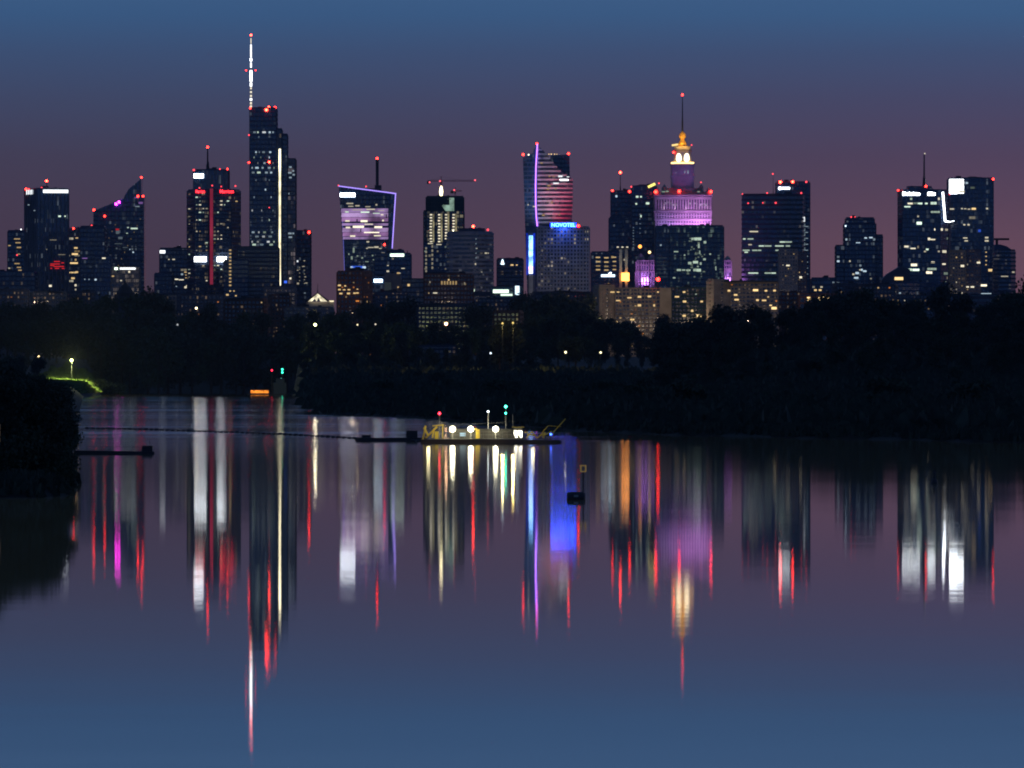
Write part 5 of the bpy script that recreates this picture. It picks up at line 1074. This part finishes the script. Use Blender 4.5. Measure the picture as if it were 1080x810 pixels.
# floating pipeline from the dredger to the left bank
xa, ya = at(92, 452.2); xb, yb_ = at(442, 465.6)
root = empty('floating_pipeline', ((xa + xb) / 2, (ya + yb_) / 2, 0), 'long thin line of dark floats crossing the river from the left bank to the dredger', 'pipeline')
ox, oy = root.location.x, root.location.y; g = MB(); nn = 62; prev = None; fl = None
for i in range(nn + 1):
    t = i / nn; px_ = 92 + 350 * t; py_ = interp([(92, 452.0), (140, 452.8), (200, 455), (300, 458.5), (370, 462.5), (442, 465.8)], px_); X_, Y_ = at(px_, py_); q = (X_ - ox, Y_ - oy, .12)
    if prev: g.bar(prev, q, .12)
    prev = q
    fo = bpy.data.objects.new('float', fl.data) if fl else None
    if fo: C.objects.link(fo); fo.parent = root
    else: fl = fo = MB().lathe([(.05, -.36), (.2, -.32), (.22, 0), (.2, .32), (.05, .36)], 8).build('float', hullm, root)
    fo.location = (q[0], q[1], .1); fo.rotation_euler = (0, R(90), rnd.uniform(-.3, .3)); sc_ = rnd.uniform(.9, 1.25); fo.scale = (sc_, sc_, sc_)
g.build('pipe', hullm, root)
# tender at the pipeline end
X_, Y_ = at(412, 465.4); root = empty('work_boat', (X_, Y_, 0), 'low dark tender lying at the pipeline left of the dredger', 'boat')
MB().slab([(-5.4, -.2), (-5.9, .55), (5.4, .6), (6.2, .9), (5.2, -.2)], -1.2, 1.2).build('hull', hullm, root); MB().box(2.5, 4.3, -.8, .8, .605, 1.7).build('cabin', steel, root); MB().bar((-1, 0, .6), (-1, 0, 2.0), .08).build('mast', steel, root); MB().box(-4.6, -3.2, -.7, .7, .6, 1.0).build('hatch', steel, root)
# far barge at the bend
D1 = 4300; k = D1 / F; root = empty('signal_barge', (px2x(288, D1), D1, 0), 'far dark barge with red and green mast lamps and an orange lit canopy', 'barge')
sx_ = lambda px: (px - 288) * k
sz = lambda py: (416.3 - py) * k
MB().slab([(sx_(262), -.2), (sx_(261), sz(415.2)), (sx_(304), sz(415.2)), (sx_(302), -.2)], -3, 3).build('hull', hullm, root)
MB().box(sx_(288.5), sx_(302), -2, 2, sz(415.2), sz(403.5)).build('deckhouse', plain('slate_paint', (.05, .07, .09), .6), root); MB().box(sx_(291), sx_(300), -1.6, 1.6, sz(403.5), sz(399)).build('wheelhouse', plain('slate_paint', (.05, .07, .09), .6), root)
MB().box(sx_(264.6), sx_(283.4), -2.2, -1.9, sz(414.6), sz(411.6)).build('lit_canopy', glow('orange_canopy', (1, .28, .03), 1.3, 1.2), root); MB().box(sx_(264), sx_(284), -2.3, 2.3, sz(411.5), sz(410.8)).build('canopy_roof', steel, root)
g = MB(); g.bar((sx_(286.8), 0, sz(415)), (sx_(286.8), 0, sz(391)), .5); g.build('signal_mast', steel, root); g = MB(); g.bar((sx_(297.8), 0, sz(400)), (sx_(297.8), 0, sz(388.5)), .5); g.build('signal_mast', steel, root)
for a, c_, r_, col in ((286.8, 390.5, .6, (1, .02, .06)), (297.8, 389.6, .62, (.04, 1, .55)), (297.8, 392.8, .6, (.04, 1, .55)), (296.5, 399.4, .4, (.2, .9, .8))): MB().sphere((sx_(a), -.6, sz(c_)), r_).build('signal_lamp', glow('far_signal_%g_%g' % (a, c_), col, 5 if r_ > .5 else 2), root)
# channel buoy with a pole and square topmark
X_, Y_ = at(607.5, 527); k = Y_ / F; root = empty('channel_buoy', (X_, Y_, 0), 'dark barrel buoy with tall thin pole and square yellow topmark, right of the dredger', 'buoy')
o = MB().lathe([(.05, -.76), (.30, -.74), (.40, -.6), (.42, 0), (.40, .6), (.30, .74), (.05, .76)], 16).build('float', hullm, root); o.rotation_euler = (0, R(90), 0); o.location = (0, 0, .22)
MB().box(-.18, .18, -.46, -.40, .22, .40).build('marking_plate', rail, root)
MB().bar((.58, 0, -.3), (.60, 0, (527 - 498) * k), .1).build('pole', steel, root)
g = MB(); zc = (527 - 494.2) * k
for s_ in (-1, 1): g.box(.6 + s_ * .2 - .06, .6 + s_ * .2 + .06, -.08, .08, zc - .3, zc + .3); g.box(.6 - .14, .6 + .14, -.07, .07, zc + s_ * .24 - .05, zc + s_ * .24 + .05)
g.build('topmark', glow('topmark_yellow', (.8, .55, .2), .16), root)
X_, Y_ = at(985.5, 510); k = Y_ / F; root = empty('small_buoy', (X_, Y_, 0), 'small dark pillar buoy alone on the water at far right', 'buoy')
MB().lathe([(.3, -.2), (.34, .1), (.26, .35), (.12, .5), (.1, .95), (.2, 1.0), (.02, 1.3)], 12).build('body', hullm, root); MB().box(-.16, .16, -.03, .03, 1.0, 1.25).build('topmark', steel, root)
# landing stage on the left bank
X_, Y_ = at(128, 479); k = Y_ / F; root = empty('landing_stage', (X_, Y_, 0), 'low dark landing stage with a box hut, reaching out from the left bank', 'jetty')
lx = lambda px: (px - 128) * k
MB().slab([(lx(78), -.3), (lx(80), .5), (lx(150), .38), (lx(163), .36), (lx(163), -.3)], -.9, .9).build('deck', hullm, root); MB().box(lx(150), lx(161), -.7, .7, .385, 1.05).build('hut', hullm, root); MB().box(lx(149), lx(162), -.8, .8, 1.053, 1.12).build('roof', steel, root)
g = MB(); [g.bar((lx(a), -.85, .4), (lx(a), -.85, 1.0), .05) for a in range(92, 150, 8)]; g.bar((lx(92), -.85, 1.0), (lx(148), -.85, .98), .04); g.build('railing', steel, root); MB().bar((lx(158), 0, 1.1), (lx(158), 0, 1.9), .05).build('pole', steel, root)
# gauge board at the left edge
D2 = 600; k = D2 / F; x = px2x(1, D2); g0 = ground(x, D2); root = empty('gauge_board', (x, D2 - 6, g0), 'dimly lit cream river board with dark square figures at the left edge of the picture', 'sign')
zz = lambda py: py2z(py, D2) - g0
MB().bar((0, .1, -.6), (0, .1, zz(446)), .12).build('post', steel, root); MB().box(-.42, .42, -.02, .04, zz(466), zz(446)).build('board', plain('dark_board', (.05, .03, .02), .8), root)
cm = glow('warm_lit_figures', (.8, .58, .36), .30)  # faint glow put into the figures stands in for warm light on the board
for a, c_ in ((446.6, 452.6), (453.6, 459.6), (461.4, 465.6)):
    g = MB(); z1, z0__ = zz(a), zz(c_); zm = (z0__ + z1) / 2
    g.box(-.36, .34, -.06, -.025, z1 - .12, z1); g.box(-.36, .34, -.06, -.025, z0__, z0__ + .12); g.box(.2, .34, -.058, -.024, z0__ + .12, z1 - .12)
    if a < 450: g.box(-.1, .2, -.058, -.024, zm - .05, zm + .05)
    g.build('figure', cm, root)

# ------------------------------------------------------------------ sky, sun, camera
wd_ = bpy.data.worlds.new('World'); sc.world = wd_; wd_.use_nodes = True; N = wd_.node_tree.nodes; L = wd_.node_tree.links; N.clear()
tc = N.new('ShaderNodeTexCoord'); sp_ = N.new('ShaderNodeSeparateXYZ'); L.new(tc.outputs['Generated'], sp_.inputs[0])
mr = N.new('ShaderNodeMapRange'); mr.inputs[1].default_value = 0; mr.inputs[2].default_value = math.sin(R(8)); L.new(sp_.outputs[2], mr.inputs[0])
def ramp(stops):
    r_ = N.new('ShaderNodeValToRGB'); e = r_.color_ramp.elements; r_.color_ramp.interpolation = 'B_SPLINE' if False else 'EASE'
    r_.color_ramp.interpolation = 'LINEAR'
    while len(e) > 1: e.remove(e[-1])
    for i, (py, c) in enumerate(stops):
        pos = math.sin(math.atan((HZ - py) / F)) / math.sin(R(8))
        el = e[0] if i == 0 else e.new(min(1, pos)); el.position = min(1, max(0, pos)); el.color = (*srgb(*c), 1)
    L.new(mr.outputs[0], r_.inputs[0]); return r_
rl = ramp([(HZ, (71, 57, 72)), (330, (71, 57, 73)), (267, (72, 58, 76)), (215, (71, 60, 80)), (165, (68, 63, 86)), (105, (64, 72, 102)), (55, (60, 80, 116)), (15, (57, 89, 130)), (-20, (62, 94, 135)), (-60, (68, 100, 142)), (-250, (72, 100, 145)), (-600, (64, 92, 138))])
rr = ramp([(HZ, (112, 76, 90)), (330, (109, 76, 91)), (257, (102, 74, 91)), (210, (92, 70, 91)), (165, (83, 68, 93)), (105, (73, 73, 104)), (55, (65, 81, 117)), (15, (60, 92, 133)), (-20, (64, 96, 138)), (-60, (70, 102, 144)), (-250, (74, 102, 147)), (-600, (66, 94, 140))])
az = N.new('ShaderNodeMapRange'); az.inputs[1].default_value = -.05; az.inputs[2].default_value = .07; L.new(sp_.outputs[0], az.inputs[0])
mx = N.new('ShaderNodeMixRGB'); L.new(az.outputs[0], mx.inputs[0]); L.new(rl.outputs[0], mx.inputs[1]); L.new(rr.outputs[0], mx.inputs[2])
# toward the zenith and toward the dark eastern side
zen = N.new('ShaderNodeMapRange'); zen.inputs[1].default_value = math.sin(R(8)); zen.inputs[2].default_value = .8; L.new(sp_.outputs[2], zen.inputs[0])
m2 = N.new('ShaderNodeMixRGB'); L.new(zen.outputs[0], m2.inputs[0]); L.new(mx.outputs[0], m2.inputs[1]); m2.inputs[2].default_value = (*srgb(42, 62, 100), 1)
east = N.new('ShaderNodeMapRange'); east.inputs[1].default_value = .2; east.inputs[2].default_value = -.6; L.new(sp_.outputs[1], east.inputs[0])
m3 = N.new('ShaderNodeMixRGB'); L.new(east.outputs[0], m3.inputs[0]); L.new(m2.outputs[0], m3.inputs[1]); m3.inputs[2].default_value = (*srgb(38, 62, 104), 1)
sky = N.new('ShaderNodeTexSky'); sky.sky_type = 'NISHITA'; sky.sun_disc = False; sky.sun_elevation = R(-3); sky.sun_rotation = R(-20)
bg1 = N.new('ShaderNodeBackground'); L.new(m3.outputs[0], bg1.inputs[0]); bg1.inputs[1].default_value = 1
bg2 = N.new('ShaderNodeBackground'); L.new(sky.outputs[0], bg2.inputs[0]); bg2.inputs[1].default_value = .002
ad = N.new('ShaderNodeAddShader'); L.new(bg1.outputs[0], ad.inputs[0]); L.new(bg2.outputs[0], ad.inputs[1])
wo = N.new('ShaderNodeOutputWorld'); L.new(ad.outputs[0], wo.inputs[0])
sl = bpy.data.lights.new('sun', 'SUN'); sl.energy = .02; sl.angle = R(20); sl.color = (1, .72, .62)
so = bpy.data.objects.new('sun', sl); C.objects.link(so); so.rotation_euler = (R(-86), 0, R(20))

hz = MB().box(-4300, 4300, -800, 8700, -6, 345).build('haze', None, None); hz['kind'] = 'stuff'
m, N, L = newmat('evening_haze'); pv = N.new('ShaderNodeVolumePrincipled'); pv.inputs['Color'].default_value = (.75, .8, .95, 1); pv.inputs['Density'].default_value = 1.3e-5
oo = N.new('ShaderNodeOutputMaterial'); L.new(pv.outputs[0], oo.inputs['Volume']); hz.data.materials.clear(); hz.data.materials.append(m)

cam = bpy.data.cameras.new('camera'); co = bpy.data.objects.new('camera', cam); C.objects.link(co)
co.location = (0, 0, CAMH); co.rotation_euler = (R(90), 0, 0); cam.sensor_width = 36; cam.lens = 36 * F / 1080; cam.shift_y = -(405 - HZ) / 1080
cam.clip_start = 1; cam.clip_end = 40000; sc.camera = co
sc.view_settings.view_transform = 'Standard'; sc.view_settings.look = 'None'; sc.view_settings.exposure = 0; sc.view_settings.gamma = 1; sc.view_settings.use_curve_mapping = False
sc.cycles.use_denoising = True; sc.cycles.pixel_filter_type = 'BLACKMAN_HARRIS'; sc.cycles.filter_width = 1.9; sc.cycles.max_bounces = 5; sc.cycles.sample_clamp_indirect = 0; sc.cycles.caustics_reflective = True
